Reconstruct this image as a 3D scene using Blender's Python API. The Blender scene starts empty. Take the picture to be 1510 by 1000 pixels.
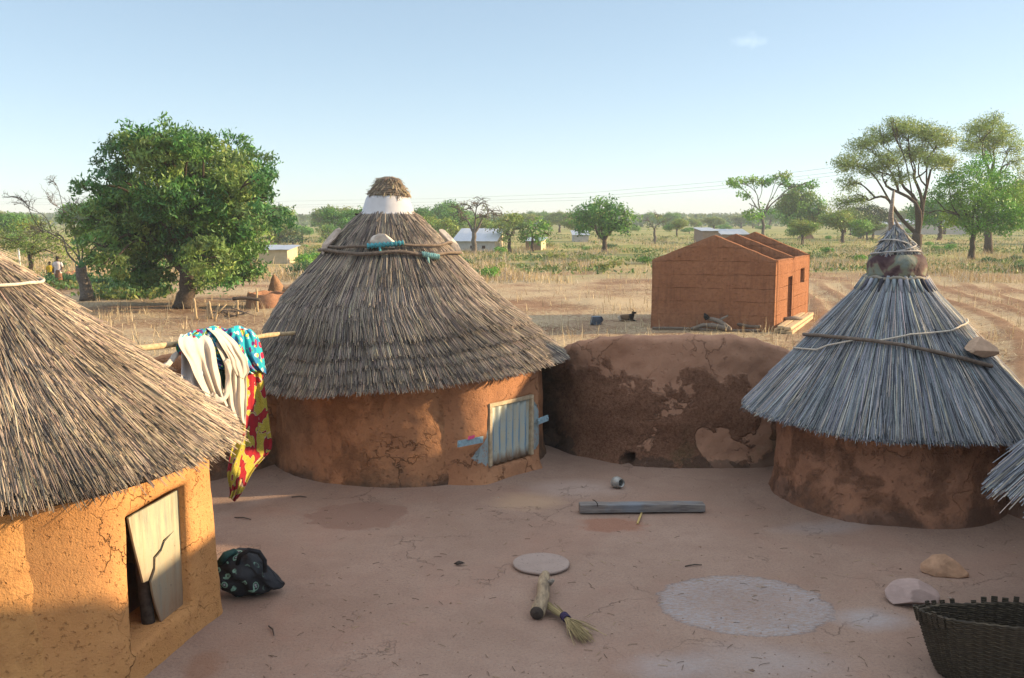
import bpy, bmesh, math, random
import numpy as np
from mathutils import Vector, noise as mnoise
SC = bpy.context.scene
COL = SC.collection

# ------------------------------------------------------------------ camera, sky, sun, exposure
CAM_H = 3.5
F = 1400.0                       # focal length in photo pixels (1510 wide)
PITCH = math.atan(178.0 / F)
cam_d = bpy.data.cameras.new('camera')
cam_d.sensor_width = 36.0
cam_d.lens = F / 1510.0 * 36.0
cam_d.clip_start = 0.1
cam_d.clip_end = 9000
cam = bpy.data.objects.new('camera', cam_d)
cam.location = (0, 0, CAM_H)
cam.rotation_euler = (math.pi / 2 - PITCH, 0, 0)
COL.objects.link(cam)
SC.camera = cam

SUN_EL, SUN_PHI = math.radians(16), math.radians(7)     # phi: from +x towards +y
SUN_L = Vector((math.cos(SUN_EL) * math.cos(SUN_PHI), math.cos(SUN_EL) * math.sin(SUN_PHI), math.sin(SUN_EL)))
world = bpy.data.worlds.new('World')
SC.world = world
world.use_nodes = True
wn, wl = world.node_tree.nodes, world.node_tree.links
bg = wn['Background']
sky = wn.new('ShaderNodeTexSky')
sky.sky_type = 'NISHITA'
sky.sun_disc = False
sky.sun_elevation = SUN_EL
sky.sun_rotation = math.pi / 2 - SUN_PHI
sky.air_density = 0.6
sky.dust_density = 0.3
sky.ozone_density = 2.0
hs = wn.new('ShaderNodeGamma')                   # flattens the sky's range, brighter overhead against the horizon
hs.inputs[1].default_value = 0.6
tint = wn.new('ShaderNodeMix'); tint.data_type = 'RGBA'; tint.blend_type = 'MULTIPLY'
tint.inputs[0].default_value = 1.0
tint.inputs[7].default_value = (1.15, 1.16, 1.09, 1)
wl.new(sky.outputs[0], hs.inputs['Color'])
wl.new(hs.outputs[0], tint.inputs[6])
# added sky brightening above the view, fills the shade in the yard
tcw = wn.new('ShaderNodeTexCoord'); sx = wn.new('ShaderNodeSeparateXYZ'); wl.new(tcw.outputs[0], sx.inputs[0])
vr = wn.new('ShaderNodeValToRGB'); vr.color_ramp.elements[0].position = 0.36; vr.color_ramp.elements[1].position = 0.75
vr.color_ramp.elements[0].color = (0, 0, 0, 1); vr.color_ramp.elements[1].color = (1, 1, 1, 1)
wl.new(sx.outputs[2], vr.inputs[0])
overhead_fill = wn.new('ShaderNodeMix'); overhead_fill.data_type = 'RGBA'; overhead_fill.blend_type = 'ADD'; overhead_fill.clamp_result = False
wl.new(vr.outputs[0], overhead_fill.inputs[0]); wl.new(tint.outputs[2], overhead_fill.inputs[6]); overhead_fill.inputs[7].default_value = (2.45, 2.4, 2.3, 1)
# one faint wisp of cloud high on the right
wd = wn.new('ShaderNodeVectorMath'); wd.operation = 'SUBTRACT'; wl.new(tcw.outputs[0], wd.inputs[0])
_v = Vector(((1105 - 755) / 1400.0, math.cos(PITCH) + 440 / 1400.0 * math.sin(PITCH), -math.sin(PITCH) + 440 / 1400.0 * math.cos(PITCH))).normalized()
wd.inputs[1].default_value = _v
wm = wn.new('ShaderNodeVectorMath'); wm.operation = 'MULTIPLY'; wm.inputs[1].default_value = (48, 48, 120); wl.new(wd.outputs[0], wm.inputs[0])
wlen = wn.new('ShaderNodeVectorMath'); wlen.operation = 'LENGTH'; wl.new(wm.outputs[0], wlen.inputs[0])
wnz = wn.new('ShaderNodeTexNoise'); wnz.inputs['Scale'].default_value = 90; wnz.inputs['Detail'].default_value = 5; wl.new(tcw.outputs[0], wnz.inputs['Vector'])
wa = wn.new('ShaderNodeMath'); wa.operation = 'SUBTRACT'; wl.new(wnz.outputs[0], wa.inputs[0])
wb = wn.new('ShaderNodeMath'); wb.operation = 'MULTIPLY'; wb.inputs[1].default_value = 0.55; wl.new(wlen.outputs['Value'], wb.inputs[0]); wl.new(wb.outputs[0], wa.inputs[1])
wc = wn.new('ShaderNodeMath'); wc.operation = 'MULTIPLY'; wc.use_clamp = True; wc.inputs[1].default_value = 1.3; wl.new(wa.outputs[0], wc.inputs[0])
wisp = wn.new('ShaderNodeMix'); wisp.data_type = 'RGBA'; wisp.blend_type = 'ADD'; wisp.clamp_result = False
wl.new(wc.outputs[0], wisp.inputs[0]); wl.new(overhead_fill.outputs[2], wisp.inputs[6]); wisp.inputs[7].default_value = (0.7, 0.66, 0.6, 1)
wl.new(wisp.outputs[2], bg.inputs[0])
bg.inputs[1].default_value = 0.15
sun_d = bpy.data.lights.new('sun', 'SUN')
sun_d.energy = 4.4
sun_d.angle = math.radians(0.6)
sun_d.color = (1.0, 0.74, 0.43)
sun = bpy.data.objects.new('sun', sun_d)
sun.rotation_euler = (-SUN_L).to_track_quat('-Z', 'Y').to_euler()
COL.objects.link(sun)
SC.view_settings.view_transform = 'Standard'
SC.view_settings.look = 'None'
SC.view_settings.gamma = 1
SC.view_settings.exposure = 1.27
SC.cycles.volume_bounces = 0
SC.cycles.max_bounces = 6
SC.cycles.diffuse_bounces = 4

# ------------------------------------------------------------------ helpers: geometry of the view
CP, SP = math.cos(PITCH), math.sin(PITCH)
def ray(px, py):
    u, v = (px - 755.0) / F, (500.0 - py) / F
    return np.array((u, CP + v * SP, -SP + v * CP))
def gp(px, py, z=0.0):           # point of a level z seen at a photo pixel
    d = ray(px, py)
    t = (z - CAM_H) / d[2]
    return np.array((d[0] * t, d[1] * t, z))
def dp(px, py, Y):               # point at distance Y
    d = ray(px, py)
    t = Y / d[1]
    return np.array((d[0] * t, Y, CAM_H + d[2] * t))
def plp(px, py, A, n):           # point of an upright plane
    d = ray(px, py)
    t = (n[0] * A[0] + n[1] * A[1]) / (n[0] * d[0] + n[1] * d[1])
    return np.array((d[0] * t, d[1] * t, CAM_H + d[2] * t))
FIELD = -0.4
rng = np.random.default_rng(7)
random.seed(5)

# ------------------------------------------------------------------ helpers: objects
def tag(o, label=None, cat=None, group=None, kind=None):
    if label: o['label'] = label
    if cat: o['category'] = cat
    if group: o['group'] = group
    if kind: o['kind'] = kind
    return o
def empty(name, loc, label=None, cat=None, group=None, rz=0.0):
    o = bpy.data.objects.new(name, None)
    o.empty_display_size = 0.2
    o.location = tuple(loc)
    o.rotation_euler = (0, 0, rz)
    COL.objects.link(o)
    return tag(o, label, cat, group)
def mesh_obj(name, verts, faces, mat, parent=None, smooth=True, cols=None, origin=None):
    """verts in world space; a child keeps them there through its parent"""
    v = np.asarray(verts, dtype=np.float64).reshape(-1, 3)
    off = np.zeros(3)
    if parent is not None:
        w = np.array(parent.location)
        p = parent.parent
        while p is not None:
            w = w + np.array(p.location); p = p.parent
        off = w
    elif origin is not None:
        off = np.array(origin, dtype=float)
    me = bpy.data.meshes.new(name)
    if isinstance(faces, np.ndarray):
        k = faces.shape[1]
        me.vertices.add(len(v)); me.vertices.foreach_set('co', (v - off).astype(np.float32).ravel())
        me.loops.add(faces.size); me.loops.foreach_set('vertex_index', faces.astype(np.int32).ravel())
        me.polygons.add(len(faces)); me.polygons.foreach_set('loop_start', np.arange(0, faces.size, k, dtype=np.int32))
        me.polygons.foreach_set('loop_total', np.full(len(faces), k, dtype=np.int32))
        me.update(calc_edges=True)
        me.validate()
    else:
        me.from_pydata([tuple(p) for p in (v - off)], [], faces)
        me.update()
    if cols is not None:
        c = np.asarray(cols, dtype=np.float32)
        if c.shape[1] == 3: c = np.hstack([c, np.ones((len(c), 1), np.float32)])
        a = me.color_attributes.new('Col', 'FLOAT_COLOR', 'POINT')
        a.data.foreach_set('color', c.ravel())
    if smooth:
        me.polygons.foreach_set('use_smooth', [True] * len(me.polygons))
    for m in (mat if isinstance(mat, (list, tuple)) else [mat]):
        me.materials.append(m)
    o = bpy.data.objects.new(name, me)
    COL.objects.link(o)
    if parent is not None:
        o.parent = parent
    elif origin is not None:
        o.location = tuple(off)
    return o
class MB:
    def __init__(s): s.v, s.f, s.c = [], [], []
    def add(s, verts, faces, col=None):
        b = len(s.v)
        s.v += [tuple(p) for p in verts]
        s.f += [tuple(i + b for i in f) for f in faces]
        s.c += [tuple(col) if col is not None else (1, 1, 1)] * len(verts)
    def box(s, c, size, R=None, col=None):
        hx, hy, hz = [q / 2 for q in size]
        p = [Vector((x * hx, y * hy, z * hz)) for x in (-1, 1) for y in (-1, 1) for z in (-1, 1)]
        if R is not None: p = [R @ q for q in p]
        p = [q + Vector(c) for q in p]
        s.add(p, [(0, 1, 3, 2), (4, 6, 7, 5), (0, 4, 5, 1), (2, 3, 7, 6), (0, 2, 6, 4), (1, 5, 7, 3)], col)
    def tube(s, pts, rad, sides=6, col=None, cap=True):
        pts = [Vector(p) for p in pts]
        n = len(pts)
        if not hasattr(rad, '__len__'): rad = [rad] * n
        t0 = (pts[1] - pts[0]).normalized()
        a = t0.cross(Vector((0.13, 0.27, 0.95)))
        if a.length < 1e-3: a = t0.cross(Vector((1, 0, 0)))
        a.normalize()
        vs = []
        for i in range(n):
            t = (pts[min(i + 1, n - 1)] - pts[max(i - 1, 0)])
            if t.length < 1e-9: t = t0
            t = t.normalized()
            a = (a - t * a.dot(t))
            a = a.normalized() if a.length > 1e-6 else t.orthogonal().normalized()
            b = t.cross(a)
            for k in range(sides):
                q = 2 * math.pi * k / sides
                vs.append(pts[i] + (a * math.cos(q) + b * math.sin(q)) * rad[i])
        fs = [(i * sides + k, i * sides + (k + 1) % sides, (i + 1) * sides + (k + 1) % sides, (i + 1) * sides + k)
              for i in range(n - 1) for k in range(sides)]
        if cap:
            fs.append(tuple(range(sides - 1, -1, -1)))
            fs.append(tuple((n - 1) * sides + k for k in range(sides)))
        s.add(vs, fs, col)
    def build(s, name, mat, parent=None, smooth=True, origin=None):
        return mesh_obj(name, s.v, s.f, mat, parent, smooth, s.c, origin)
def nz(x, y, z, sc=1.0, seed=0.0):
    return mnoise.noise(Vector((x * sc + seed, y * sc + seed * 1.7, z * sc - seed)))
def fbm(x, y, z, sc=1.0, seed=0.0, o=4):
    s, a = 0.0, 1.0
    for i in range(o):
        s += a * nz(x, y, z, sc, seed + 11.3 * i); a *= 0.5; sc *= 2.0
    return s
def add_mod_bevel(o, w, seg=2, ang=40):
    m = o.modifiers.new('bevel', 'BEVEL'); m.width = w; m.segments = seg; m.limit_method = 'ANGLE'; m.angle_limit = math.radians(ang)
def add_solid(o, t, off=0.0):
    m = o.modifiers.new('solid', 'SOLIDIFY'); m.thickness = t; m.offset = off
def copy_tree(o, parent=None):
    c = o.copy(); COL.objects.link(c); c.parent = parent
    for ch in list(o.children): copy_tree(ch, c)
    return c

# ------------------------------------------------------------------ helpers: materials
class NT:
    def __init__(s, name):
        s.m = bpy.data.materials.new(name); s.m.use_nodes = True
        s.t = s.m.node_tree; s.bsdf = s.t.nodes['Principled BSDF']
        s.out = s.t.nodes['Material Output']
        s.bsdf.inputs['Roughness'].default_value = 0.9
        s.bsdf.inputs['Specular IOR Level'].default_value = 0.2
    def set(s, sock, val):
        if isinstance(val, bpy.types.NodeSocket): s.t.links.new(val, sock)
        else:
            if hasattr(sock.default_value, '__len__') and len(sock.default_value) == 4 and len(val) == 3: val = (*val, 1)
            sock.default_value = val
    def n(s, typ, out=0, props=None, **inp):
        nd = s.t.nodes.new(typ)
        for k, v in (props or {}).items(): setattr(nd, k, v)
        for k, v in inp.items():
            s.set(nd.inputs[int(k[1:])] if k[0] == 'i' and k[1:].isdigit() else nd.inputs[k.replace('_', ' ')], v)
        return nd.outputs[out]
    def obj(s): return s.n('ShaderNodeTexCoord', 3)
    def pos(s): return s.n('ShaderNodeNewGeometry', 0)
    def col(s): return s.n('ShaderNodeAttribute', 0, {'attribute_name': 'Col'})
    def noise(s, vec, scale, detail=4, rough=0.55, dist=0.0, out=0):
        return s.n('ShaderNodeTexNoise', out, None, Vector=vec, Scale=scale, Detail=detail, Roughness=rough, Distortion=dist)
    def voro(s, vec, scale, feat='F1', out=0, rand=1.0):
        return s.n('ShaderNodeTexVoronoi', out, {'feature': feat}, Vector=vec, Scale=scale, Randomness=rand)
    def ma(s, op, a, b=0.0, c=0.0, clamp=False):
        return s.n('ShaderNodeMath', 0, {'operation': op, 'use_clamp': clamp}, i0=a, i1=b, i2=c)
    def vm(s, op, a, b=(0, 0, 0)):
        return s.n('ShaderNodeVectorMath', 0, {'operation': op}, i0=a, i1=b)
    def mix(s, f, a, b, blend='MIX'):
        return s.n('ShaderNodeMix', 2, {'data_type': 'RGBA', 'blend_type': blend}, i0=f, i6=a, i7=b)
    def ramp(s, f, stops, interp='LINEAR'):
        nd = s.t.nodes.new('ShaderNodeValToRGB'); nd.color_ramp.interpolation = interp
        el = nd.color_ramp.elements
        while len(el) < len(stops): el.new(0.5)
        for e, (p, c) in zip(el, stops):
            e.position = p
            e.color = (c, c, c, 1) if not hasattr(c, '__len__') else (*c[:3], 1)
        s.t.links.new(f, nd.inputs[0]); return nd.outputs[0]
    def sep(s, v):
        nd = s.t.nodes.new('ShaderNodeSeparateXYZ'); s.t.links.new(v, nd.inputs[0]); return nd.outputs
    def bump(s, h, strength=0.5, dist=0.02, prev=None):
        nd = s.t.nodes.new('ShaderNodeBump'); nd.inputs['Strength'].default_value = strength; nd.inputs['Distance'].default_value = dist
        s.t.links.new(h, nd.inputs['Height'])
        if prev is not None: s.t.links.new(prev, nd.inputs['Normal'])
        return nd.outputs[0]
    def fin(s, color=None, normal=None, rough=None, metal=None, spec=None):
        if color is not None: s.set(s.bsdf.inputs['Base Color'], color)
        if normal is not None: s.set(s.bsdf.inputs['Normal'], normal)
        if rough is not None: s.set(s.bsdf.inputs['Roughness'], rough)
        if metal is not None: s.set(s.bsdf.inputs['Metallic'], metal)
        if spec is not None: s.set(s.bsdf.inputs['Specular IOR Level'], spec)
        return s.m

def clay(name, base, light, dark, crack=0.5, coarse=0.5, stain=None, fine=60, stain_h=None, plaster=None, extra=None, lumps=0.0):
    m = NT(name); p = m.pos()
    n1 = m.noise(p, 1.3, 5, 0.6); n2 = m.noise(p, 7, 5, 0.65); n3 = m.noise(p, fine, 4, 0.7)
    c = m.mix(m.ramp(n1, [(0.35, 0), (0.7, 1)]), base, light)
    c = m.mix(m.ramp(n2, [(0.45, 0), (0.75, 0.7)]), c, dark)
    pits = m.ramp(m.noise(p, fine * 0.45, 3, 0.6), [(0.28, 1), (0.40, 0)])
    c = m.mix(m.ma('MULTIPLY', pits, 0.6), c, dark)
    c = m.mix(m.ma('MULTIPLY', m.ramp(n3, [(0.35, 0), (0.7, 1)]), 0.35), c, light)
    h = m.ma('ADD', m.ma('MULTIPLY', n2, 1.2 * coarse), m.ma('MULTIPLY', n3, 0.35))
    h = m.ma('SUBTRACT', h, m.ma('MULTIPLY', pits, 0.5))
    if plaster is not None:                      # a coat of finer, paler render that has fallen off in patches
        n4 = m.noise(p, 0.95, 6, 0.6, 0.4)
        mk = m.ramp(n4, [(0.56, 0), (0.58, 1)])
        zz = m.sep(p)[2]
        top = m.ramp(m.ma('ADD', zz, m.ma('MULTIPLY', n2, 0.5)), [(0.0, 0), (1.0, 0)])
        mk2 = m.ma('MAXIMUM', mk, m.ramp(m.ma('MULTIPLY', m.ma('ADD', zz, m.ma('MULTIPLY', n1, 0.9)), 0.4), [(0.70, 0), (0.73, 1)]))
        c = m.mix(m.ma('MULTIPLY', mk2, 0.45), c, m.mix(n2, plaster, light))
        inv = m.ma('SUBTRACT', 1.0, mk2); rn = m.noise(p, 24, 7, 0.8)
        c = m.mix(m.ma('MULTIPLY', inv, m.ramp(rn, [(0.36, 0.6), (0.50, 0)])), c, tuple(q * 0.5 for q in dark))  # relief shading put into colour: dark pits here, light lumps next
        c = m.mix(m.ma('MULTIPLY', inv, m.ramp(rn, [(0.50, 0), (0.66, 0.7)])), c, tuple(min(1, q * 1.25) for q in light))
        h = m.ma('ADD', m.ma('ADD', m.ma('MULTIPLY', h, 0.5), m.ma('MULTIPLY', mk2, 1.2)), m.ma('MULTIPLY', m.ma('MULTIPLY', inv, rn), 5.0))
        edge = m.ramp(m.ma('ABSOLUTE', m.ma('SUBTRACT', n4, 0.57)), [(0.004, 1), (0.014, 0)])
        c = m.mix(m.ma('MULTIPLY', m.ma('MULTIPLY', edge, m.ramp(zz, [(0.95, 1), (1.25, 0)])), 0.4), c, tuple(q * 0.35 for q in dark))
    if lumps:                                    # eroded zones where the skin of the clay has gone
        lk = m.ramp(m.noise(p, 1.7, 5, 0.65, 0.3), [(0.47, 0), (0.55, 1)])
        ln = m.noise(p, 19, 6, 0.78)
        c = m.mix(m.ma('MULTIPLY', lk, m.ramp(ln, [(0.38, 0.3), (0.58, 0.02)])), c, tuple(q * 0.65 for q in dark))
        h = m.ma('ADD', h, m.ma('MULTIPLY', lk, m.ma('MULTIPLY', m.ma('SUBTRACT', ln, 0.7), 3.0 * lumps)))
    if crack:
        w = m.noise(p, 3.0, 4, 0.6, 0, 1)
        pv = m.vm('ADD', p, m.vm('SCALE', w))
        nd = pv.node.inputs[1].links[0].from_node; nd.inputs['Scale'].default_value = 0.6
        e = m.voro(pv, 1.5, 'DISTANCE_TO_EDGE')
        cr = m.ma('MULTIPLY', m.ramp(e, [(0.004, 1), (0.014, 0)]), m.ramp(m.noise(p, 1.1, 2), [(0.48, 0), (0.6, 1)]))
        c = m.mix(m.ma('MULTIPLY', cr, 0.8 * crack), c, tuple(q * 0.3 for q in dark))
        h = m.ma('SUBTRACT', h, m.ma('MULTIPLY', cr, 2.0 * crack))
    if stain is not None:                        # damp dark foot, ragged upper edge
        zz = m.sep(p)[2]
        sm = m.ramp(m.ma('SUBTRACT', zz, m.ma('MULTIPLY', m.ma('SUBTRACT', m.noise(p, 1.2, 5, 0.65), 0.5), 1.6)), [(0.05, 1), (stain_h or 0.3, 0)])
        c = m.mix(m.ma('MULTIPLY', sm, 0.75), c, stain)
    if extra is not None: c, h = extra(m, c, h, p)
    return m.fin(c, m.bump(h, 0.9, 0.03), 0.95, spec=0.1)
def plain(name, colr, rough=0.8, var=0.25, scale=12, metal=0.0, bump=0.3, dist=0.01, spec=0.2, stretch=None):
    m = NT(name); p = m.obj()
    if stretch is not None: p = m.vm('MULTIPLY', p, stretch)
    n = m.noise(p, scale, 5, 0.6)
    c = m.mix(m.ramp(n, [(0.3, 0), (0.7, 1)]), tuple(q * (1 - var) for q in colr), tuple(min(1, q * (1 + var)) for q in colr))
    return m.fin(c, m.bump(n, bump, dist), rough, metal, spec)
def vcol(name, rough=0.85, var=0.2, scale=30, bump=0.25, spec=0.15, trans=0.0):
    m = NT(name); c = m.col(); n = m.noise(m.obj(), scale, 3, 0.6)
    c = m.mix(1.0, c, m.ramp(n, [(0.25, 1 - var), (0.75, 1 + 0 * var)]), 'MULTIPLY')
    m.fin(c, m.bump(n, bump, 0.01), rough, spec=spec)
    if trans:
        tr = m.t.nodes.new('ShaderNodeBsdfTranslucent'); m.t.links.new(c, tr.inputs[0])
        mx = m.t.nodes.new('ShaderNodeMixShader'); mx.inputs[0].default_value = trans
        m.t.links.new(m.bsdf.outputs[0], mx.inputs[1]); m.t.links.new(tr.outputs[0], mx.inputs[2])
        m.t.links.new(mx.outputs[0], m.out.inputs[0])
    return m.m

M_THATCH = vcol('thatch_straw', 0.75, 0.35, 45, 0.2, 0.25)
M_UNDER = plain('thatch_underlay', (0.05, 0.04, 0.03), 0.95, 0.4, 30)
M_LEAF = vcol('leaf', 0.5, 0.15, 6, 0.0, 0.3, 0.27)
M_DRY = vcol('dry_stalk', 0.85, 0.1, 10, 0.0, 0.1, 0.15)
M_BARK = plain('bark', (0.075, 0.055, 0.042), 0.95, 0.5, 14, 0, 0.8, 0.03)
M_BARK_PALE = plain('pale_bark', (0.13, 0.11, 0.095), 0.95, 0.4, 14, 0, 0.6, 0.03)
M_WOOD = plain('weathered_wood', (0.24, 0.2, 0.165), 0.85, 0.4, 16, 0, 0.6, 0.008, stretch=(1, 6, 6))
M_PALEWOOD = plain('pale_stick_wood', (0.42, 0.31, 0.18), 0.8, 0.3, 20, 0, 0.4, 0.006)
M_DARKWOOD = plain('dark_wood', (0.055, 0.042, 0.035), 0.8, 0.4, 20, 0, 0.5, 0.006)
M_STICK = plain('binding_stick', (0.15, 0.115, 0.09), 0.85, 0.35, 25, 0, 0.5, 0.006)
M_ROPE = plain('pale_rope', (0.5, 0.44, 0.36), 0.9, 0.3, 60, 0, 0.6, 0.004)
M_STONE = plain('pale_stone', (0.42, 0.34, 0.28), 0.9, 0.3, 9, 0, 0.6, 0.02)
M_ENAMEL = plain('white_enamel', (0.48, 0.465, 0.465), 0.35, 0.06, 8, 0, 0.1, 0.005, 0.5)
M_RAG = plain('teal_rag', (0.07, 0.27, 0.31), 0.8, 0.5, 30, 0, 0.5, 0.01)
# ------------------------------------------------------------------ ground
HUTS = {'left': (-4.43, 7.59, 1.68), 'mid': (-1.51, 13.9, 1.97), 'right': (4.72, 11.68, 1.36), 'far': (5.98, 7.2, 1.6)}
def court(x, y):                 # > 0 inside the trodden courtyard
    return 1.0 - ((x - 1.2) / 7.2) ** 2 - ((y - 8.2) / 6.2) ** 2
def sstep(a, b, x):
    t = min(1.0, max(0.0, (x - a) / (b - a))); return t * t * (3 - 2 * t)
def furrow(x, y): return (x * 0.9 - y * 0.33 + 0.9 * math.sin(y * 0.13) + 0.5 * math.sin(x * 0.21 + y * 0.05)) * 2 * math.pi / 1.6
def ground_z(x, y):
    k = sstep(-0.35, 0.0, court(x, y))
    zi = 0.012 * nz(x, y, 0, 1.3, 3.0) + 0.004 * nz(x, y, 0, 5, 9.0)
    for (hx, hy, hr) in HUTS.values():
        d = math.hypot(x - hx, y - hy) - hr
        if -0.5 < d < 0.5: zi += 0.07 * (1 - sstep(-0.1, 0.5, d))
    zo = FIELD + 0.07 * nz(x, y, 0, 0.35, 1.0) + 0.03 * nz(x, y, 0, 1.5, 5.0)
    f = sstep(9, 13, x) * sstep(18, 24, y) * (1 - sstep(52, 66, y))      # ploughed ridges on the right
    if f > 0:
        zo += f * 0.08 * math.sin(furrow(x, y))
    if y < 17 and k == 0.0 and False: pass
    return zi * k + zo * (1 - k)
def axis(lo, d0, d1, hi, step, g=1.16):
    a = list(np.arange(d0, d1 + 1e-6, step)); s = step
    x = d1
    while x < hi: s *= g; x += s; a.append(x)
    s = step; x = d0; b = []
    while x > lo: s *= g; x -= s; b.append(x)
    return b[::-1] + a
xs = axis(-3200, -8.0, 9.0, 3200, 0.16, 1.035)
ys = axis(-300, 2.5, 15.5, 5200, 0.16, 1.03)
gv = [(x, y, ground_z(x, y)) for y in ys for x in xs]
nx, ny = len(xs), len(ys)
ii = np.arange((ny - 1) * (nx - 1)); r_, c_ = ii // (nx - 1), ii % (nx - 1)
gf = np.stack([r_ * nx + c_, r_ * nx + c_ + 1, (r_ + 1) * nx + c_ + 1, (r_ + 1) * nx + c_], 1)
def ground_material():
    m = NT('ground_soil'); p = m.pos(); X, Y, Z = m.sep(p)
    def ell(cx, cy, rx, ry, warp=0.15, ws=3.0):
        wv = m.noise(p, ws, 4, 0.6)
        dx = m.ma('DIVIDE', m.ma('SUBTRACT', X, cx), rx); dy = m.ma('DIVIDE', m.ma('SUBTRACT', Y, cy), ry)
        d = m.ma('SQRT', m.ma('ADD', m.ma('MULTIPLY', dx, dx), m.ma('MULTIPLY', dy, dy)))
        return m.ma('ADD', d, m.ma('MULTIPLY', m.ma('SUBTRACT', wv, 0.5), warp * 2))
    # --- courtyard clay
    n1 = m.noise(p, 0.55, 5, 0.6); n2 = m.noise(p, 3.2, 6, 0.65); n3 = m.noise(p, 40, 4, 0.7); n4 = m.noise(p, 130, 2, 0.6)
    clay_ = m.mix(m.ramp(n1, [(0.35, 0), (0.65, 1)]), (0.285, 0.192, 0.145), (0.345, 0.24, 0.185))
    clay_ = m.mix(m.ramp(n2, [(0.42, 0), (0.75, 0.55)]), clay_, (0.245, 0.155, 0.12))
    clay_ = m.mix(m.ma('MULTIPLY', m.ramp(n3, [(0.5, 0), (0.72, 1)]), 0.6), clay_, (0.18, 0.125, 0.105))
    clay_ = m.mix(m.ma('MULTIPLY', m.ramp(n3, [(0.28, 1), (0.42, 0)]), 0.35), clay_, (0.42, 0.31, 0.26))
    clay_ = m.mix(m.ramp(n4, [(0.62, 0), (0.72, 0.7)]), clay_, (0.12, 0.085, 0.07))
    # pinker trodden zone in the middle
    clay_ = m.mix(m.ma('MULTIPLY', m.ramp(m.noise(p, 0.8, 4, 0.6, 0.5), [(0.5, 0), (0.7, 1)]), 0.4), clay_, (0.33, 0.195, 0.145))
    hh = m.ma('ADD', m.ma('ADD', m.ma('MULTIPLY', n2, 0.9), m.ma('MULTIPLY', n3, 0.6)), m.ma('MULTIPLY', n4, 0.15))
    def patch(c, col, cx, cy, rx, ry, k, warp=0.2, edge=0.25, ws=3.0):
        d = ell(cx, cy, rx, ry, warp, ws)
        f = m.ma('MULTIPLY', m.ramp(d, [(1 - edge, 1), (1.0, 0)]), k)
        return m.mix(f, c, col), f, d
    # rough scraped patches of coarse earth
    a = gp(527, 760); clay_, f1, d1 = patch(clay_, (0.30, 0.185, 0.14), a[0], a[1], 0.62, 0.55, 0.9, 0.5, 0.12)
    a = gp(900, 774); clay_, f2, d2 = patch(clay_, (0.33, 0.16, 0.105), a[0], a[1], 0.45, 0.3, 0.7, 0.6, 0.3)
    a = gp(775, 740); clay_, f3, d3 = patch(clay_, (0.45, 0.31, 0.20), a[0], a[1], 0.55, 0.45, 0.6, 0.4, 0.6)
    a = gp(300, 985); clay_, f4, d4 = patch(clay_, (0.30, 0.15, 0.09), a[0], a[1], 0.18, 0.3, 0.5, 0.6, 0.5)
    a = gp(870, 720); clay_, f6, d6 = patch(clay_, (0.43, 0.35, 0.31), a[0] - .2, a[1], 0.8, 0.5, 0.45, 0.25, 0.6)
    rough = m.ma('MAXIMUM', m.ma('MAXIMUM', f1, f2), f4)
    hh = m.ma('ADD', hh, m.ma('MULTIPLY', rough, m.ma('MULTIPLY', m.noise(p, 26, 5, 0.8), 2.2)))
    hh = m.ma('SUBTRACT', hh, m.ma('MULTIPLY', rough, 0.8))
    # pale ash ring where millet was dried, with its dark rim
    a = gp(1097, 890)
    rx = (gp(1226, 890)[0] - gp(968, 890)[0]) / 2; ry = (gp(1097, 845)[1] - gp(1097, 936)[1]) / 2
    d = ell(a[0], a[1], rx, ry, 0.14, 5.0)
    stre = m.noise(m.vm('MULTIPLY', p, (1, 2.6, 1)), 16, 6, 0.78, 0.6)
    ringw = m.ramp(d, [(0.1, 0.5), (0.5, 0.7), (0.84, 1.0), (0.94, 0.8), (1.0, 0)])
    chalk = m.ma('MULTIPLY', ringw, m.ramp(stre, [(0.40, 0.05), (0.60, 1)]))
    clay_ = m.mix(m.ma('MULTIPLY', m.ramp(d, [(0.9, 0), (0.98, 0.6), (1.02, 0)]), m.ramp(m.noise(p, 30, 4, 0.7), [(0.4, 0), (0.6, 1)])), clay_, (0.10, 0.085, 0.085))
    clay_ = m.mix(m.ma('MULTIPLY', chalk, 0.55), clay_, (0.36, 0.41, 0.46))
    for (qx, qy, ax, ay, k) in ((1282, 913, 0.40, 0.30, 0.6), (1130, 975, 0.75, 0.45, 0.35), (1215, 780, 0.7, 0.25, 0.3), (995, 985, 0.5, 0.35, 0.4)):
        a = gp(qx, qy); d7 = ell(a[0], a[1], ax, ay, 0.35, 2.5)
        clay_ = m.mix(m.ma('MULTIPLY', m.ramp(d7, [(0.3, 1), (1.0, 0)]), m.ma('MULTIPLY', m.ramp(stre, [(0.3, 0.4), (0.7, 1)]), k)), clay_, (0.42, 0.43, 0.45))
    w = m.noise(p, 2.2, 4, 0.6, 0, 1); pv = m.vm('ADD', p, m.vm('SCALE', w)); pv.node.inputs[1].links[0].from_node.inputs['Scale'].default_value = 0.9
    e = m.voro(pv, 0.8, 'DISTANCE_TO_EDGE')
    cr = m.ma('MULTIPLY', m.ramp(e, [(0.002, 1), (0.008, 0)]), m.ramp(m.noise(p, 0.7, 3), [(0.5, 0), (0.6, 1)]))
    clay_ = m.mix(m.ma('MULTIPLY', cr, 0.35), clay_, (0.07, 0.05, 0.04))
    hh = m.ma('SUBTRACT', hh, m.ma('MULTIPLY', cr, 0.8))
    # --- dry field
    q1 = m.noise(p, 0.13, 5, 0.6); q2 = m.noise(p, 0.9, 6, 0.7); q3 = m.noise(m.vm('MULTIPLY', p, (1, 2.2, 1)), 5, 5, 0.75); q4 = m.noise(p, 22, 3, 0.7)
    soil = m.mix(m.ramp(q2, [(0.35, 0), (0.65, 1)]), (0.18, 0.10, 0.06), (0.27, 0.165, 0.10))
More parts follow.
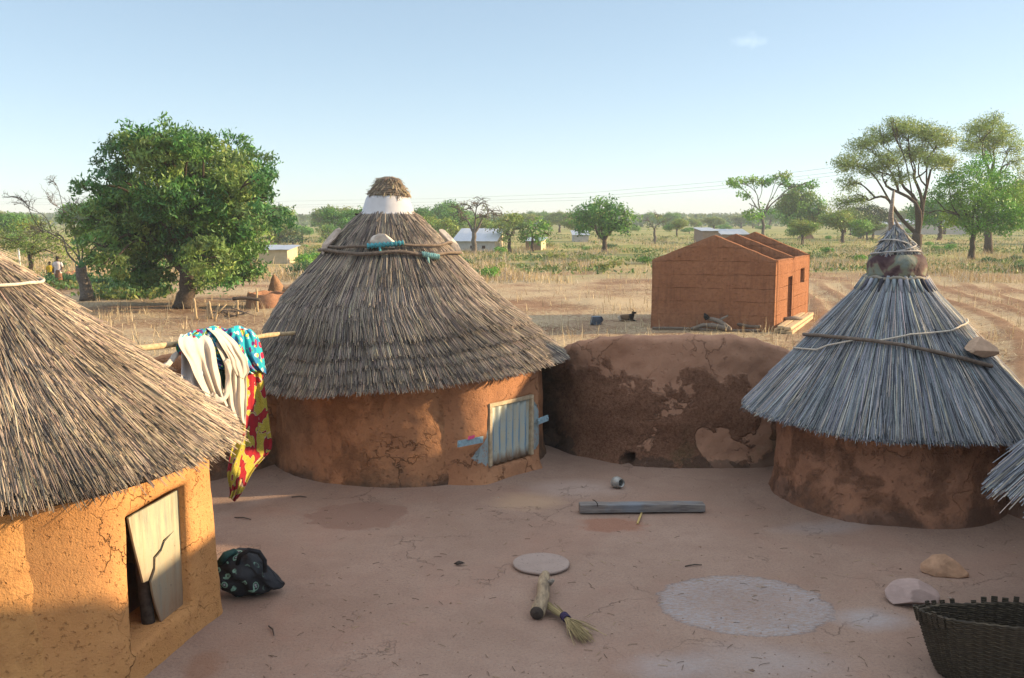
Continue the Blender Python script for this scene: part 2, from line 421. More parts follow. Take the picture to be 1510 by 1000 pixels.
    straw = m.mix(q4, (0.37, 0.28, 0.17), (0.52, 0.42, 0.28))
    sm = m.ma('MULTIPLY', m.ramp(m.ma('ADD', q3, m.ma('MULTIPLY', m.ma('SUBTRACT', q1, 0.5), 1.1)), [(0.42, 0), (0.55, 1)]), 0.9)
    fu = m.ma('ADD', m.ma('SUBTRACT', m.ma('MULTIPLY', X, .9), m.ma('MULTIPLY', Y, .33)), m.ma('ADD', m.ma('MULTIPLY', m.ma('SINE', m.ma('MULTIPLY', Y, .13)), .9), m.ma('MULTIPLY', m.ma('SINE', m.ma('ADD', m.ma('MULTIPLY', X, .21), m.ma('MULTIPLY', Y, .05))), .5)))
    fs = m.ma('SINE', m.ma('MULTIPLY', fu, 2 * math.pi / 1.6))
    fm = m.ma('MULTIPLY', m.ramp(m.ma('DIVIDE', X, 30), [(.28, 0), (.40, 1)]), m.ramp(m.ma('DIVIDE', Y, 100), [(.18, 0), (.24, 1), (.52, 1), (.66, 0)]))
    sm = m.ma('MULTIPLY', sm, m.ma('SUBTRACT', 1.0, m.ma('MULTIPLY', fm, m.ramp(m.ma('ADD', fs, m.ma('MULTIPLY', m.ma('SUBTRACT', q2, .5), 2.0)), [(.0, 0.0), (.6, .9)]))))
    fieldc = m.mix(sm, soil, straw)
    farY = m.ma('ADD', Y, m.ma('MULTIPLY', m.ma('SUBTRACT', q1, 0.5), 60))
    grass = m.mix(m.ramp(m.noise(m.vm('MULTIPLY', p, (0.35, 1, 1)), 0.09, 6, 0.7), [(0.42, 0), (0.62, 1)]), (0.17, 0.205, 0.055), (0.44, 0.35, 0.17))
    grass = m.mix(m.ma('MULTIPLY', m.ramp(q2, [(0.4, 0), (0.7, 1)]), 0.4), grass, (0.10, 0.15, 0.035))
    fieldc = m.mix(m.ramp(m.ma('DIVIDE', farY, 200), [(0.30, 0), (0.45, 1)]), fieldc, grass)
    # --- where the courtyard ends
    cx = m.ma('DIVIDE', m.ma('SUBTRACT', X, 1.2), 7.2); cy = m.ma('DIVIDE', m.ma('SUBTRACT', Y, 8.2), 6.2)
    cm = m.ma('ADD', m.ma('SUBTRACT', 1.0, m.ma('ADD', m.ma('MULTIPLY', cx, cx), m.ma('MULTIPLY', cy, cy))), m.ma('MULTIPLY', m.ma('SUBTRACT', n2, 0.5), 0.12))
    mk = m.ramp(m.ma('ADD', m.ma('MULTIPLY', cm, 0.5), 0.5), [(0.42, 0), (0.47, 1)])
    c = m.mix(mk, fieldc, clay_)
    h = m.ma('ADD', m.ma('MULTIPLY', hh, mk), m.ma('MULTIPLY', m.ma('SUBTRACT', 1.0, mk), m.ma('MULTIPLY', m.ma('ADD', q3, q4), 1.5)))
    return m.fin(c, m.bump(h, 0.7, 0.025), 0.95, spec=0.08)
tag(mesh_obj('ground', gv, gf, ground_material()), kind='structure')

# ------------------------------------------------------------------ thatched roofs
class Roof:
    wob = 1.0
    tilt = (0.0, 0.0, 0.0)
    def __init__(s, prof, cfn):
        """prof: (z, r) from top to eave; cfn(z) -> centre"""
        s.z = np.array([q[0] for q in prof]); s.r = np.array([q[1] for q in prof]); s.c = cfn
        L = np.concatenate([[0], np.cumsum(np.hypot(np.diff(s.z), np.diff(s.r)))]); s.L = L[-1]; s.l = L / L[-1]
    def rz(s, t):
        t = np.asarray(t, float)
        r = np.interp(t, s.l, s.r); z = np.interp(t, s.l, s.z)
        ex = np.maximum(t - 1, 0) * s.L
        dr, dz = s.r[-1] - s.r[-2], s.z[-1] - s.z[-2]; q = math.hypot(dr, dz)
        return r + ex * dr / q, z + ex * dz / q
    def pt(s, a, t, off=0.0):
        r, z = s.rz(t); a = np.asarray(a, float)
        dr, dz = s.r[-1] - s.r[0], s.z[-1] - s.z[0]; q = math.hypot(dr, dz)
        nr, nzz = -dz / q, dr / q
        tt = np.asarray(t); r = r * (1 + s.wob * (.018 * np.sin(3 * a + s.z[-1] * 9) + .012 * np.sin(7 * a + 2 + s.z[-1] * 5)) * tt)
        z = z + s.wob * (.03 * np.sin(2 * a + 1) + .02 * np.sin(5 * a + s.z[0])) * tt ** 3 + (s.tilt[0] * np.maximum(0, np.cos(a - s.tilt[1])) - s.tilt[2]) * tt ** 2
        c = s.c(z)
        return np.stack([c[0] + (r + off * nr) * np.cos(a), c[1] + (r + off * nr) * np.sin(a), z + off * nzz + 0 * a], -1)
    def rad_at(s, z): return float(np.interp(-z, -s.z, s.r))
    def hit(s, px, py):
        d = ray(px, py); o = np.array((0, 0, CAM_H)); best = (9e9, None)
        for t in np.arange(3.0, 30.0, 0.004):
            p = o + d * t
            if s.z[-1] <= p[2] <= s.z[0]:
                c = s.c(p[2])
                e = math.hypot(p[0] - c[0], p[1] - c[1]) - s.rad_at(p[2])
                if e <= 0: return p
                best = min(best, (e, tuple(p)))
        return np.array(best[1])         # a near miss: the closest point
    def at(s, p):                # azimuth and t of a point
        c = s.c(p[2]); return math.atan2(p[1] - c[1], p[0] - c[0]), float(np.interp(-p[2], -s.z, s.l))
def base_cone(R, nseg=72, drop=0.03, t1=0.985):
    ts = np.linspace(0, t1, 14); a = np.linspace(0, 2 * np.pi, nseg, endpoint=False)
    v, f = [], []
    for t in ts: v += list(R.pt(a, np.full(nseg, t), -drop))
    for i in range(len(ts) - 1):
        for k in range(nseg): f.append((i * nseg + k, i * nseg + (k + 1) % nseg, (i + 1) * nseg + (k + 1) % nseg, (i + 1) * nseg + k))
    b = len(v)
    v += list(R.pt(a, np.full(nseg, t1), -drop - 0.10))
    v += list(R.pt(a, np.full(nseg, 0.62), -drop - 0.12))
    i = len(ts) - 1
    for k in range(nseg):
        k2 = (k + 1) % nseg
        f.append((i * nseg + k, i * nseg + k2, b + k2, b + k)); f.append((b + k, b + k2, b + nseg + k2, b + nseg + k))
    f.append(tuple(range(nseg - 1, -1, -1)))
    return v, f
def straws(R, a, t0, t1, w, off, skew, colr, lift=None, kink=None, st=4):
    """ribbons with a raised ridge lying on the roof; all arrays of length n"""
    n = len(a); lift = np.zeros(n) if lift is None else lift
    kink = np.zeros(n) if kink is None else kink
    V = np.zeros((n, st, 3, 3))
    for k in range(st):
        q = k / (st - 1)
        t = t0 + (t1 - t0) * q
        aa = a + skew * q + kink * math.sin(q * 3.1)
        o = off * (0.25 + 0.75 * q) + lift * q * q
        p = R.pt(aa, t, o); p2 = R.pt(aa, t, o + w * 0.45)
        tg = np.stack([-np.sin(aa), np.cos(aa), 0 * aa], -1) * (w * (1.0 if k < st - 1 else 0.6))[:, None] / 2
        V[:, k, 0] = p - tg; V[:, k, 1] = p2; V[:, k, 2] = p + tg
    base = (np.arange(n) * st * 3)[:, None]
    fs = []
    for k in range(st - 1):
        for j in range(2):
            q = k * 3 + j
            fs.append(np.stack([q, q + 1, q + 4, q + 3]) + base)
    Fc = np.stack(fs, 1).reshape(-1, 4)
    C = np.repeat(colr, st * 3, axis=0)
    return V.reshape(-1, 3), Fc, C
def straw_cols(n, pal, wts, var=0.18):
    pal = np.array(pal); i = rng.choice(len(pal), n, p=np.array(wts) / sum(wts))
    return np.clip(pal[i] * (1 + rng.normal(0, var, (n, 1))) * (1 + rng.normal(0, 0.04, (n, 3))), 0.01, 0.8)
def join_parts(parts):
    V, Fs, C, b = [], [], [], 0
    for v, f, c in parts:
        V.append(v); Fs.append(f + b); C.append(c); b += len(v)
    return np.concatenate(V), np.concatenate(Fs), np.concatenate(C)
def patchy(a, t, R, sc=1.2, seed=0.0):
    p = R.pt(a, t); return np.array([nz(q[0], q[1], q[2], sc, seed) for q in p])
def thatch_random(R, n, pal, wts, seed, wmin=0.010, wmax=0.02, lmin=0.35, lmax=0.9, eave=0.05, patch=0.35):
    """loose layers: ends at every height, thicker towards the eave"""
    L = R.L; t1 = np.sqrt(rng.uniform(0.01, 1.0, n)) * 1.0
    ne = n // 7
    t1[:ne] = rng.uniform(0.96, 1.0, ne)
    t1 = t1 + np.where(t1 > 0.94, rng.normal(0, eave / L, n) + 0.015, 0)
    ln = rng.uniform(lmin, lmax, n) / L
    t0 = np.maximum(t1 - ln, 0.0)
    a = rng.uniform(0, 2 * np.pi, n)
    w = rng.uniform(wmin, wmax, n)
    off = rng.uniform(0.0, 0.05, n) + 0.01
    r1 = R.rz(t1)[0]
    skew = rng.normal(0, 0.055, n) / np.maximum(r1, 0.25) * (ln * L)
    c = straw_cols(n, pal, wts)
    pt = patchy(a, t1, R, 1.6, seed) + 0.6 * patchy(a, t1, R, 4.0, seed + 5)
    c = c * np.clip(1 + patch * pt, 0.35, 1.6)[:, None]
    lift = np.where(rng.random(n) < 0.06, rng.uniform(0, 0.05, n), 0)
    return straws(R, a, t0, t1, w, off, skew, c, lift)
def thatch_layer(R, n, tend, ln, pal, wts, seed, off, wmin=0.010, wmax=0.018, jit=0.02, patch=0.25, skew=0.03, bright=1.0):
    L = R.L; a = rng.uniform(0, 2 * np.pi, n)
    wob = np.array([nz(math.cos(q) * 2.2, math.sin(q) * 2.2, tend * 9, 1.0, seed) for q in a]) * 0.022
    t1 = tend + rng.normal(0, jit, n) / L + wob
    t0 = np.maximum(t1 - rng.uniform(0.6, 1.0, n) * ln / L, 0)
    w = rng.uniform(wmin, wmax, n)
    o = off * rng.uniform(0.5, 1.0, n)
    r1 = R.rz(t1)[0]
    sk = rng.normal(0, skew, n) / np.maximum(r1, 0.25) * ln
    c = straw_cols(n, pal, wts) * bright
    c = c * np.clip(1 + patch * patchy(a, t1, R, 1.8, seed), 0.4, 1.6)[:, None]
    return straws(R, a, t0, t1, w, o, sk, c)
def roof_ring(R, z, rad, mb=None, wob=0.02, a0=0, a1=2 * math.pi, seed=0, tilt=(0, 0), off=0.075, n=64):
    pts = []
    for k in range(n + 1):
        a = a0 + (a1 - a0) * k / n
        zz = z + wob * nz(math.cos(a) * 2, math.sin(a) * 2, seed, 1.0, seed) + tilt[0] * math.cos(a) + tilt[1] * math.sin(a)
        t = float(np.interp(-zz, -R.z, R.l))
        pts.append(R.pt(a, t, off))
    mb = mb or MB(); mb.tube(pts, [rad * (1 + 0.25 * nz(k * 0.4, seed, 0)) for k in range(n + 1)], 6); return mb

# ------------------------------------------------------------------ clay drum walls and door surrounds
def drum(cx, cy, R, h, seed, flare=0.06, disp=0.025, nseg=180, nzs=44, cut=None, dents=()):
    v, f = [], []
    for j in range(nzs + 1):
        z = -0.12 + (h + 0.12) * j / nzs
        for k in range(nseg):
            a = 2 * math.pi * k / nseg; x, y = math.cos(a), math.sin(a)
            r = R + flare * math.exp(-max(z, 0) / 0.18) - 0.03 * max(z, 0) / h
            r += disp * fbm(x * R, y * R, z, 1.3, seed, 5) + disp * 0.35 * nz(x * R, y * R, z, 9, seed)
            v.append((cx + x * r, cy + y * r, z))
    for j in range(nzs):
        for k in range(nseg):
            k2 = (k + 1) % nseg
            q = (j * nseg + k, j * nseg + k2, (j + 1) * nseg + k2, (j + 1) * nseg + k)
            if cut:
                m = np.mean([v[i] for i in q], axis=0)
                if cut(m): continue
            f.append(q)
    return v, f
def surround(A, n, s0, s1, h, hole, depth, seed, top=None, bulge=0.05, du=0.035, edge=0.09, merge=None):
    """upright clay slab on the wall with a door hole. A: point of its front plane, n: outward normal.
    s along the wall, hole = (sa, sb, za, zb)"""
    n = np.array((n[0], n[1], 0.0)); n /= np.linalg.norm(n); e = np.array((-n[1], n[0], 0.0)); A = np.array((A[0], A[1], 0.0))
    sa, sb, za, zb = hole
    S = sorted(set(list(np.linspace(s0, sa, max(3, int((sa - s0) / du)))) + list(np.linspace(sa, sb, int((sb - sa) / du))) + list(np.linspace(sb, s1, max(3, int((s1 - sb) / du))))))
    Zs = sorted(set(list(np.linspace(-0.1, za, max(3, int((za + .1) / du)))) + list(np.linspace(za, zb, int((zb - za) / du))) + list(np.linspace(zb, h, max(3, int((h - zb) / du))))))
    V, Fs, idx = [], [], {}
    def vert(s, z, lay):
        k = (round(s, 5), round(z, 5), lay)
        if k in idx: return idx[k]
        if lay == 0:
            dd = min(s - s0, s1 - s, (h - z) + 0.03)
            fo = -edge * (1 - min(1, max(0, dd) / edge)) ** 2
            hd = max(sa - s, s - sb, za - z, z - zb)
            fo -= 0.03 * (1 - min(1, max(hd, 0) / 0.06)) ** 2
            if merge is not None and s < sa:             # runs back into the round wall
                fo = -0.16 * sstep(.45, .85, sa - s) + min(0.0, -(merge[0] - math.sqrt(max(.01, merge[1] ** 2 - s * s))) * sstep(0, 0.6, sa - s)) - 0.03 * (1 - min(1, max(hd, 0) / 0.06)) ** 2
            fo += 0.018 * fbm(s, z, seed, 2.2, seed, 4) + bulge * math.exp(-max(z, 0) / 0.12)
        else:
            fo = -depth
            if merge is not None and s < sa: fo = min(fo, -(merge[0] - math.sqrt(max(.01, merge[1] ** 2 - s * s))) - .24)
        sl = (0.16 * (1 - max(0, z) / h) * sstep(sb, s1, s)) if merge is not None and merge[0] < 1.9 else 0.0     # the outer jamb leans
        p = A + e * (s + sl + (0.012 * nz(s, z, 3, 3, seed) if lay == 0 else 0)) + n * fo + np.array((0, 0, z + (0.012 * nz(s, z, 7, 3, seed) if lay == 0 else 0)))
        idx[k] = len(V); V.append(p); return idx[k]
    inside = lambda s, z: sa < s < sb and za < z < zb
    for i in range(len(S) - 1):
        for j in range(len(Zs) - 1):
            sm, zm = (S[i] + S[i + 1]) / 2, (Zs[j] + Zs[j + 1]) / 2
            if inside(sm, zm): continue
            Fs.append((vert(S[i], Zs[j], 0), vert(S[i + 1], Zs[j], 0), vert(S[i + 1], Zs[j + 1], 0), vert(S[i], Zs[j + 1], 0)))
            for (ds, dz, ed) in ((-1, 0, 0), (1, 0, 1), (0, -1, 2), (0, 1, 3)):
                ni, nj = i + ds, j + dz
                out = ni < 0 or nj < 0 or ni >= len(S) - 1 or nj >= len(Zs) - 1
                if not out: out = inside((S[ni] + S[ni + 1]) / 2, (Zs[nj] + Zs[nj + 1]) / 2)
                if out:
                    c = [((S[i], Zs[j + 1]), (S[i], Zs[j])), ((S[i + 1], Zs[j]), (S[i + 1], Zs[j + 1])), ((S[i], Zs[j]), (S[i + 1], Zs[j])), ((S[i + 1], Zs[j + 1]), (S[i], Zs[j + 1]))][ed]
                    Fs.append((vert(*c[0], 0), vert(*c[0], 1), vert(*c[1], 1), vert(*c[1], 0)))
    return V, Fs
def poly_plate(pts3, nrm, thick, name, mat, parent, wave=None):
    """flat plate with the given outline (3-D points of one plane), given real thickness"""
    n = Vector(nrm).normalized(); k = len(pts3)
    v = [Vector(p) + n * thick / 2 for p in pts3] + [Vector(p) - n * thick / 2 for p in pts3]
    from mathutils.geometry import tessellate_polygon
    e = n.cross(Vector((0, 0, 1))).normalized(); g = e.cross(n)
    tri = tessellate_polygon([[Vector((Vector(p).dot(e), Vector(p).dot(g), 0)) for p in pts3]])
    f = [tuple(t) for t in tri] + [tuple(i + k for i in t[::-1]) for t in tri] + [(i, i + k, (i + 1) % k + k, (i + 1) % k) for i in range(k)]
    o = mesh_obj(name, v, f, mat, parent, smooth=False)
    return o

M_CLAY_L = clay('orange_clay', (0.47, 0.235, 0.085), (0.56, 0.30, 0.12), (0.33, 0.155, 0.06), 0.6, 0.8, (0.10, 0.075, 0.06), 55, 0.16)
M_CLAY_LS = clay('smooth_orange_clay', (0.50, 0.245, 0.09), (0.56, 0.29, 0.12), (0.40, 0.185, 0.075), 0.7, 0.35, None, 70)
M_CLAY_M = clay('brown_clay', (0.35, 0.165, 0.085), (0.46, 0.235, 0.12), (0.20, 0.095, 0.055), 0.5, 0.8, (0.06, 0.052, 0.045), 45, 0.34, lumps=0.7)
M_CLAY_R = clay('dark_clay', (0.31, 0.152, 0.088), (0.39, 0.198, 0.12), (0.15, 0.08, 0.055), 0.35, 0.9, (0.16, 0.095, 0.07), 38, 0.22, lumps=1.0)
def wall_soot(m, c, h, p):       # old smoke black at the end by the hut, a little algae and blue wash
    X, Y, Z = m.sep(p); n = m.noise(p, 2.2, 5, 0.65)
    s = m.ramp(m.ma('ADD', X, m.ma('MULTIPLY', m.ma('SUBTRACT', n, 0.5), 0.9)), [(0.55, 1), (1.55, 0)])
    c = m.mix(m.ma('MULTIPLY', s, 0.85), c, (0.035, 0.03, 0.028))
    g = m.ma('MULTIPLY', m.ramp(n, [(0.56, 0), (0.64, 1)]), m.ramp(Z, [(0.1, 1), (0.7, 0)])); c = m.mix(m.ma('MULTIPLY', g, 0.35), c, (0.10, 0.13, 0.05))
    b = m.ma('MULTIPLY', m.ramp(m.noise(p, 2.7, 4, 0.6), [(0.60, 0), (0.66, 1)]), m.ramp(Z, [(1.15, 0), (1.3, 1)])); c = m.mix(m.ma('MULTIPLY', b, 0.4), c, (0.34, 0.40, 0.40))
    return c, h
M_WALL = clay('flaking_wall_clay', (0.33, 0.17, 0.105), (0.41, 0.22, 0.14), (0.23, 0.118, 0.076), 0.3, 0.8, (0.15, 0.10, 0.075), 40, 0.10, plaster=(0.33, 0.225, 0.16), extra=wall_soot)

PAL_L = [(0.40, 0.31, 0.22), (0.28, 0.22, 0.165), (0.52, 0.41, 0.28), (0.15, 0.12, 0.10), (0.06, 0.052, 0.05)]
PAL_M = [(0.30, 0.245, 0.195), (0.21, 0.175, 0.15), (0.43, 0.345, 0.25), (0.12, 0.10, 0.092), (0.055, 0.048, 0.048)]
PAL_R = [(0.35, 0.365, 0.385), (0.23, 0.25, 0.28), (0.52, 0.47, 0.39), (0.13, 0.145, 0.17), (0.04, 0.045, 0.055)]  # grey reeds, blue cast of shaded skylight mixed into the colours
# ------------------------------------------------------------------ the four huts that the yard shows
def door_cut(A, n, hole, pad=0.0, reach=0.9):
    n = np.array((n[0], n[1])); n = n / np.linalg.norm(n); e = np.array((-n[1], n[0]))
    def cut(p):
        q = np.array((p[0] - A[0], p[1] - A[1])); s = q @ e
        return hole[0] - pad < s < hole[1] + pad and hole[2] - pad < p[2] < hole[3] + pad and q @ n > -reach
    return cut
def sz(P, A, n):                 # a point of a door plane as (s, z)
    n = np.array((n[0], n[1])); n = n / np.linalg.norm(n)
    return float((P[0] - A[0]) * -n[1] + (P[1] - A[1]) * n[0]), float(P[2])

# ---- left hut, close by
hx, hy, hr = HUTS['left']
hutL = empty('thatched_hut', (hx, hy, 0), 'orange clay hut with loose straw roof and cracked pale door, nearest on the left', 'hut', 'thatched huts round the courtyard')
RL = Roof([(3.40, 0.03), (1.66, 2.07)], lambda z: (hx + 0 * z, hy + 0 * z)); RL.wob = .25
AL, NL = np.array((-2.70, 7.35)), np.array((0.985, -0.17))
DOOR_L = [sz(plp(*q, AL, NL), AL, NL) for q in ((188, 762), (276, 714), (296, 884), (214, 938))]
holeL = (DOOR_L[0][0] + 0.0, DOOR_L[1][0] + 0.0, 0.5 * (DOOR_L[2][1] + DOOR_L[3][1]) - 0.02, 0.5 * (DOOR_L[0][1] + DOOR_L[1][1]))
v, f = drum(hx, hy, hr, 1.78, 1.0, cut=door_cut(AL, NL, holeL, 0.03))
mesh_obj('wall', v, f, M_CLAY_L, hutL)
v, f = surround(AL, NL, holeL[0] - 0.95, holeL[1] + 0.50, 1.72, holeL, 0.42, 2.0, bulge=0.02, edge=.17, merge=(1.745, 1.66))
mesh_obj('door_surround', v, f, M_CLAY_LS, hutL)
def door_metal(name, base, stain, rust, wavy=0.0):
    m = NT(name); p = m.obj(); X, Y, Z = m.sep(p)
    s = m.noise(m.vm('MULTIPLY', p, (6, 6, 0.9)), 1.6, 6, 0.7)
    n = m.noise(p, 5, 5, 0.7)
    c = m.mix(m.ramp(s, [(0.40, 0), (0.62, 1)]), base, stain); c = m.mix(m.ramp(m.noise(m.vm('MULTIPLY', p, (5, 5, .6)), 1.3, 5, .7), [(.52, 0), (.70, .6)]), c, tuple(q * .55 for q in rust))
    low = m.ramp(m.ma('ADD', Z, m.ma('MULTIPLY', m.ma('SUBTRACT', s, 0.5), 1.3)), [(0.30, 1), (0.95, 0)])
    c = m.mix(m.ma('MULTIPLY', low, 0.8), c, rust)
    c = m.mix(m.ramp(m.noise(p, 34, 4, 0.7), [(0.64, 0), (0.72, 0.8)]), c, (0.06, 0.04, 0.03))
    return m.fin(c, m.bump(m.ma('ADD', m.ma('MULTIPLY', s, 0.6), m.ma('MULTIPLY', n, 0.4)), 0.35, 0.01), 0.6, spec=0.3)
M_DOOR_L = door_metal('pale_door_sheet', (0.45, 0.40, 0.27), (0.25, 0.265, 0.215), (0.20, 0.105, 0.06))
zs = 3.57
outl = [(100, 300), (130, 280), (250, 215), (405, 127), (412, 190), (440, 420), (462, 580), (478, 690), (468, 715), (395, 772), (393, 740), (385, 780), (330, 845), (303, 888), (287, 886), (268, 830), (246, 762), (228, 690), (220, 634), (241, 572), (243, 512), (274, 474), (292, 425), (342, 364), (282, 415), (266, 462), (230, 505), (229, 560), (205, 628), (180, 640), (160, 560), (132, 450), (110, 350)]
AD = AL - NL * 0.09
pts = [plp(160 + q[0] / zs, 680 + q[1] / zs, AD, NL) for q in outl]
poly_plate(pts, (NL[0], NL[1], 0), 0.016, 'door', M_DOOR_L, hutL)
mb = MB(); a_, b_ = plp(160 + 186 / zs, 680 + 640 / zs, AD - NL * .09, NL), plp(160 + 214 / zs, 680 + 885 / zs, AD - NL * .09, NL)
mb.tube([a_ + (b_ - a_) * t for t in np.linspace(-1.15, 1, 9)], 0.052, 12)
mb.build('door_post', M_DARKWOOD, hutL)
v, f = base_cone(RL)
thL = mesh_obj('roof', v, f, M_UNDER, hutL)
parts = [thatch_random(RL, 60000, PAL_L, (4, 4, 2.2, 2.6, 2.2), 3.0, 0.004, 0.0115, 0.25, 0.85, 0.045, 0.6),
         thatch_layer(RL, 3500, 1.0, 0.6, PAL_L, (3, 4, 2, 3, 2), 4.0, 0.03, 0.008, 0.016, 0.035)]
V, Fc, C = join_parts(parts); mesh_obj('thatch', V, Fc, M_THATCH, thL, smooth=False, cols=C)
rp = [RL.hit(x, y) for x, y in ((2, 431), (20, 429), (40, 427))]
z0 = float(np.mean([p[2] for p in rp if p is not None]))
roof_ring(RL, z0, 0.014, seed=2, wob=0.03).build('binding_rope', M_ROPE, thL)

# ---- hut in the middle
hx, hy, hr = HUTS['mid']
hutM = empty('thatched_hut', (hx, hy, 0), 'brown clay hut with white bowl on its roof tip and blue striped metal door', 'hut', 'thatched huts round the courtyard')
def cM(z):
    z = np.asarray(z, float); t = np.clip((z - 1.35) / 0.95, 0, 1); return (-1.50 - 0.30 * t, 13.9 + 0 * t)
RM = Roof([(3.62, 0.31), (3.54, 0.38), (2.73, 1.10), (1.98, 1.76), (1.36, 2.28)], cM); RM.wob = .5; RM.tilt = (.24, math.radians(-25), .03)
NM = np.array((0.75, -0.66)); NM /= np.linalg.norm(NM)
AM = np.array((hx, hy)) + NM * 2.02
DOOR_M = [sz(plp(*q, AM, NM), AM, NM) for q in ((718, 600), (778, 585), (790, 672), (728, 688))]
holeM = (0.5 * (DOOR_M[0][0] + DOOR_M[3][0]), 0.5 * (DOOR_M[1][0] + DOOR_M[2][0]), 0.5 * (DOOR_M[2][1] + DOOR_M[3][1]), 0.5 * (DOOR_M[0][1] + DOOR_M[1][1]))
def pz(px, py): return sz(plp(px, py, AM, NM), AM, NM)
def blue_wash(m, c, h, p):       # pale blue paint smeared on the clay beside the door
    e_x, e_y = -NM[1], NM[0]; X, Y, Z = m.sep(p)
    s_ = m.ma('ADD', m.ma('MULTIPLY', m.ma('SUBTRACT', X, float(AM[0])), float(e_x)), m.ma('MULTIPLY', m.ma('SUBTRACT', Y, float(AM[1])), float(e_y)))
    n1 = m.ma('SUBTRACT', m.noise(p, 7, 6, 0.72), 0.5); n2 = m.ma('SUBTRACT', m.noise(p, 26, 4, 0.7), 0.5)
    wob = m.ma('ADD', m.ma('MULTIPLY', n1, 0.34), m.ma('MULTIPLY', n2, 0.16))
    zl = m.ma('ADD', Z, m.ma('MULTIPLY', wob, 0.8))
    wl_ = m.ramp(zl, [(0.22, 0), (0.30, 0.5), (0.42, 1.0), (0.62, 0.38), (0.95, 0.10), (1.02, 0)])          # width to the left of the hole
    left = m.ma('GREATER_THAN', m.ma('ADD', s_, m.ma('MULTIPLY', wob, 0.5)), m.ma('SUBTRACT', holeM[0] + 0.03, m.ma('MULTIPLY', wl_, 0.30)))
    left = m.ma('MULTIPLY', left, m.ma('MULTIPLY', m.ma('LESS_THAN', s_, holeM[0] + .05), m.ma('GREATER_THAN', wl_, 0.02)))
    wr_ = m.ramp(zl, [(0.26, 0), (0.36, 0.9), (0.5, 1.0), (0.85, 0.75), (1.12, 0.4), (1.2, 0)])
    right = m.ma('LESS_THAN', m.ma('ADD', s_, m.ma('MULTIPLY', wob, 0.4)), m.ma('ADD', holeM[1] - .02, m.ma('MULTIPLY', wr_, 0.20)))
    right = m.ma('MULTIPLY', right, m.ma('MULTIPLY', m.ma('GREATER_THAN', s_, holeM[1] - .05), m.ma('GREATER_THAN', wr_, 0.02)))
    k = m.ma('MULTIPLY', m.ma('MAXIMUM', left, right), m.ramp(m.ma('ADD', n2, 0.5), [(0.30, 0.35), (0.5, 0.95)]))
    return m.mix(k, c, m.mix(m.ma('ADD', n1, .5), (0.24, 0.34, 0.37), (0.36, 0.43, 0.44))), m.ma('ADD', h, m.ma('MULTIPLY', k, 0.3))
M_CLAY_MS = clay('smooth_brown_clay', (0.36, 0.172, 0.092), (0.46, 0.235, 0.125), (0.24, 0.115, 0.065), 0.8, 0.5, None, 55, extra=blue_wash)
v, f = drum(hx, hy, hr, 1.66, 21.0, cut=door_cut(AM, NM, holeM, 0.02))
mesh_obj('wall', v, f, M_CLAY_M, hutM)
v, f = surround(AM, NM, holeM[0] - 0.95, holeM[1] + 0.22, 1.42, holeM, 0.40, 22.0, bulge=0.10, merge=(2.02, 1.95))
mesh_obj('door_surround', v, f, M_CLAY_MS, hutM)
e_ = np.array((-NM[1], NM[0], 0.0)); n_ = np.array((NM[0], NM[1], 0.0)); A3 = np.array((AM[0], AM[1], 0.0))
def PM(s, z, d=0.0): return A3 + e_ * s + n_ * d + np.array((0, 0, z))
# corrugated door
S = np.linspace(holeM[0] + .025, holeM[1] - .025, 61); Zs = np.linspace(holeM[2] + .02, holeM[3] - .03, 14)
V = [PM(s + 0.012 * (z - 1), z, -0.03 + 0.016 * math.sin((s - S[0]) / (S[-1] - S[0]) * 2 * math.pi * 6) + 0.006 * nz(s, z, 1, 4)) for z in Zs for s in S]
Fq = [(j * 61 + i, j * 61 + i + 1, (j + 1) * 61 + i + 1, (j + 1) * 61 + i) for j in range(13) for i in range(60)]
def door_blue():
    m = NT('blue_striped_sheet'); p = m.obj(); X, Y, Z = m.sep(p)
    s = m.ma('ADD', m.ma('MULTIPLY', X, float(e_[0])), m.ma('MULTIPLY', Y, float(e_[1])))
    k = 2 * math.pi * 6 / (S[-1] - S[0])
    w = m.ma('MULTIPLY_ADD', m.ma('SINE', m.ma('MULTIPLY', s, k)), 0.5, 0.5)
    n = m.noise(m.vm('MULTIPLY', p, (5, 5, 1.2)), 2.4, 5, 0.65)
    zf = m.ramp(m.ma('ADD', Z, m.ma('MULTIPLY', m.ma('SUBTRACT', n, 0.5), 0.5)), [(0.30, 0), (0.5, 1), (0.70, 1), (1.05, 0.25)])
    c = m.mix(m.ramp(n, [(0.4, 0), (0.6, 1)]), (0.50, 0.46, 0.34), (0.42, 0.47, 0.43))
    c = m.mix(m.ma('MULTIPLY', m.ma('MULTIPLY', zf, m.ramp(m.ma('ADD', w, m.ma('MULTIPLY', m.ma('SUBTRACT', n, .5), .8)), [(0.35, 0), (0.8, 1)])), 0.9), c, (0.13, 0.27, 0.42))
    c = m.mix(m.ma('MULTIPLY', m.ramp(m.ma('ADD', Z, m.ma('MULTIPLY', n, 0.3)), [(0.44, 1), (0.56, 0)]), 0.85), c, (0.17, 0.10, 0.06))
    c = m.mix(m.ramp(m.noise(p, 30, 4, 0.7), [(0.63, 0), (0.7, 0.7)]), c, (0.08, 0.055, 0.04))
    return m.fin(c, None, 0.6, spec=0.3)
dM = mesh_obj('door', V, Fq, door_blue(), hutM); add_solid(dM, 0.008)
mb = MB()
fw = 0.05
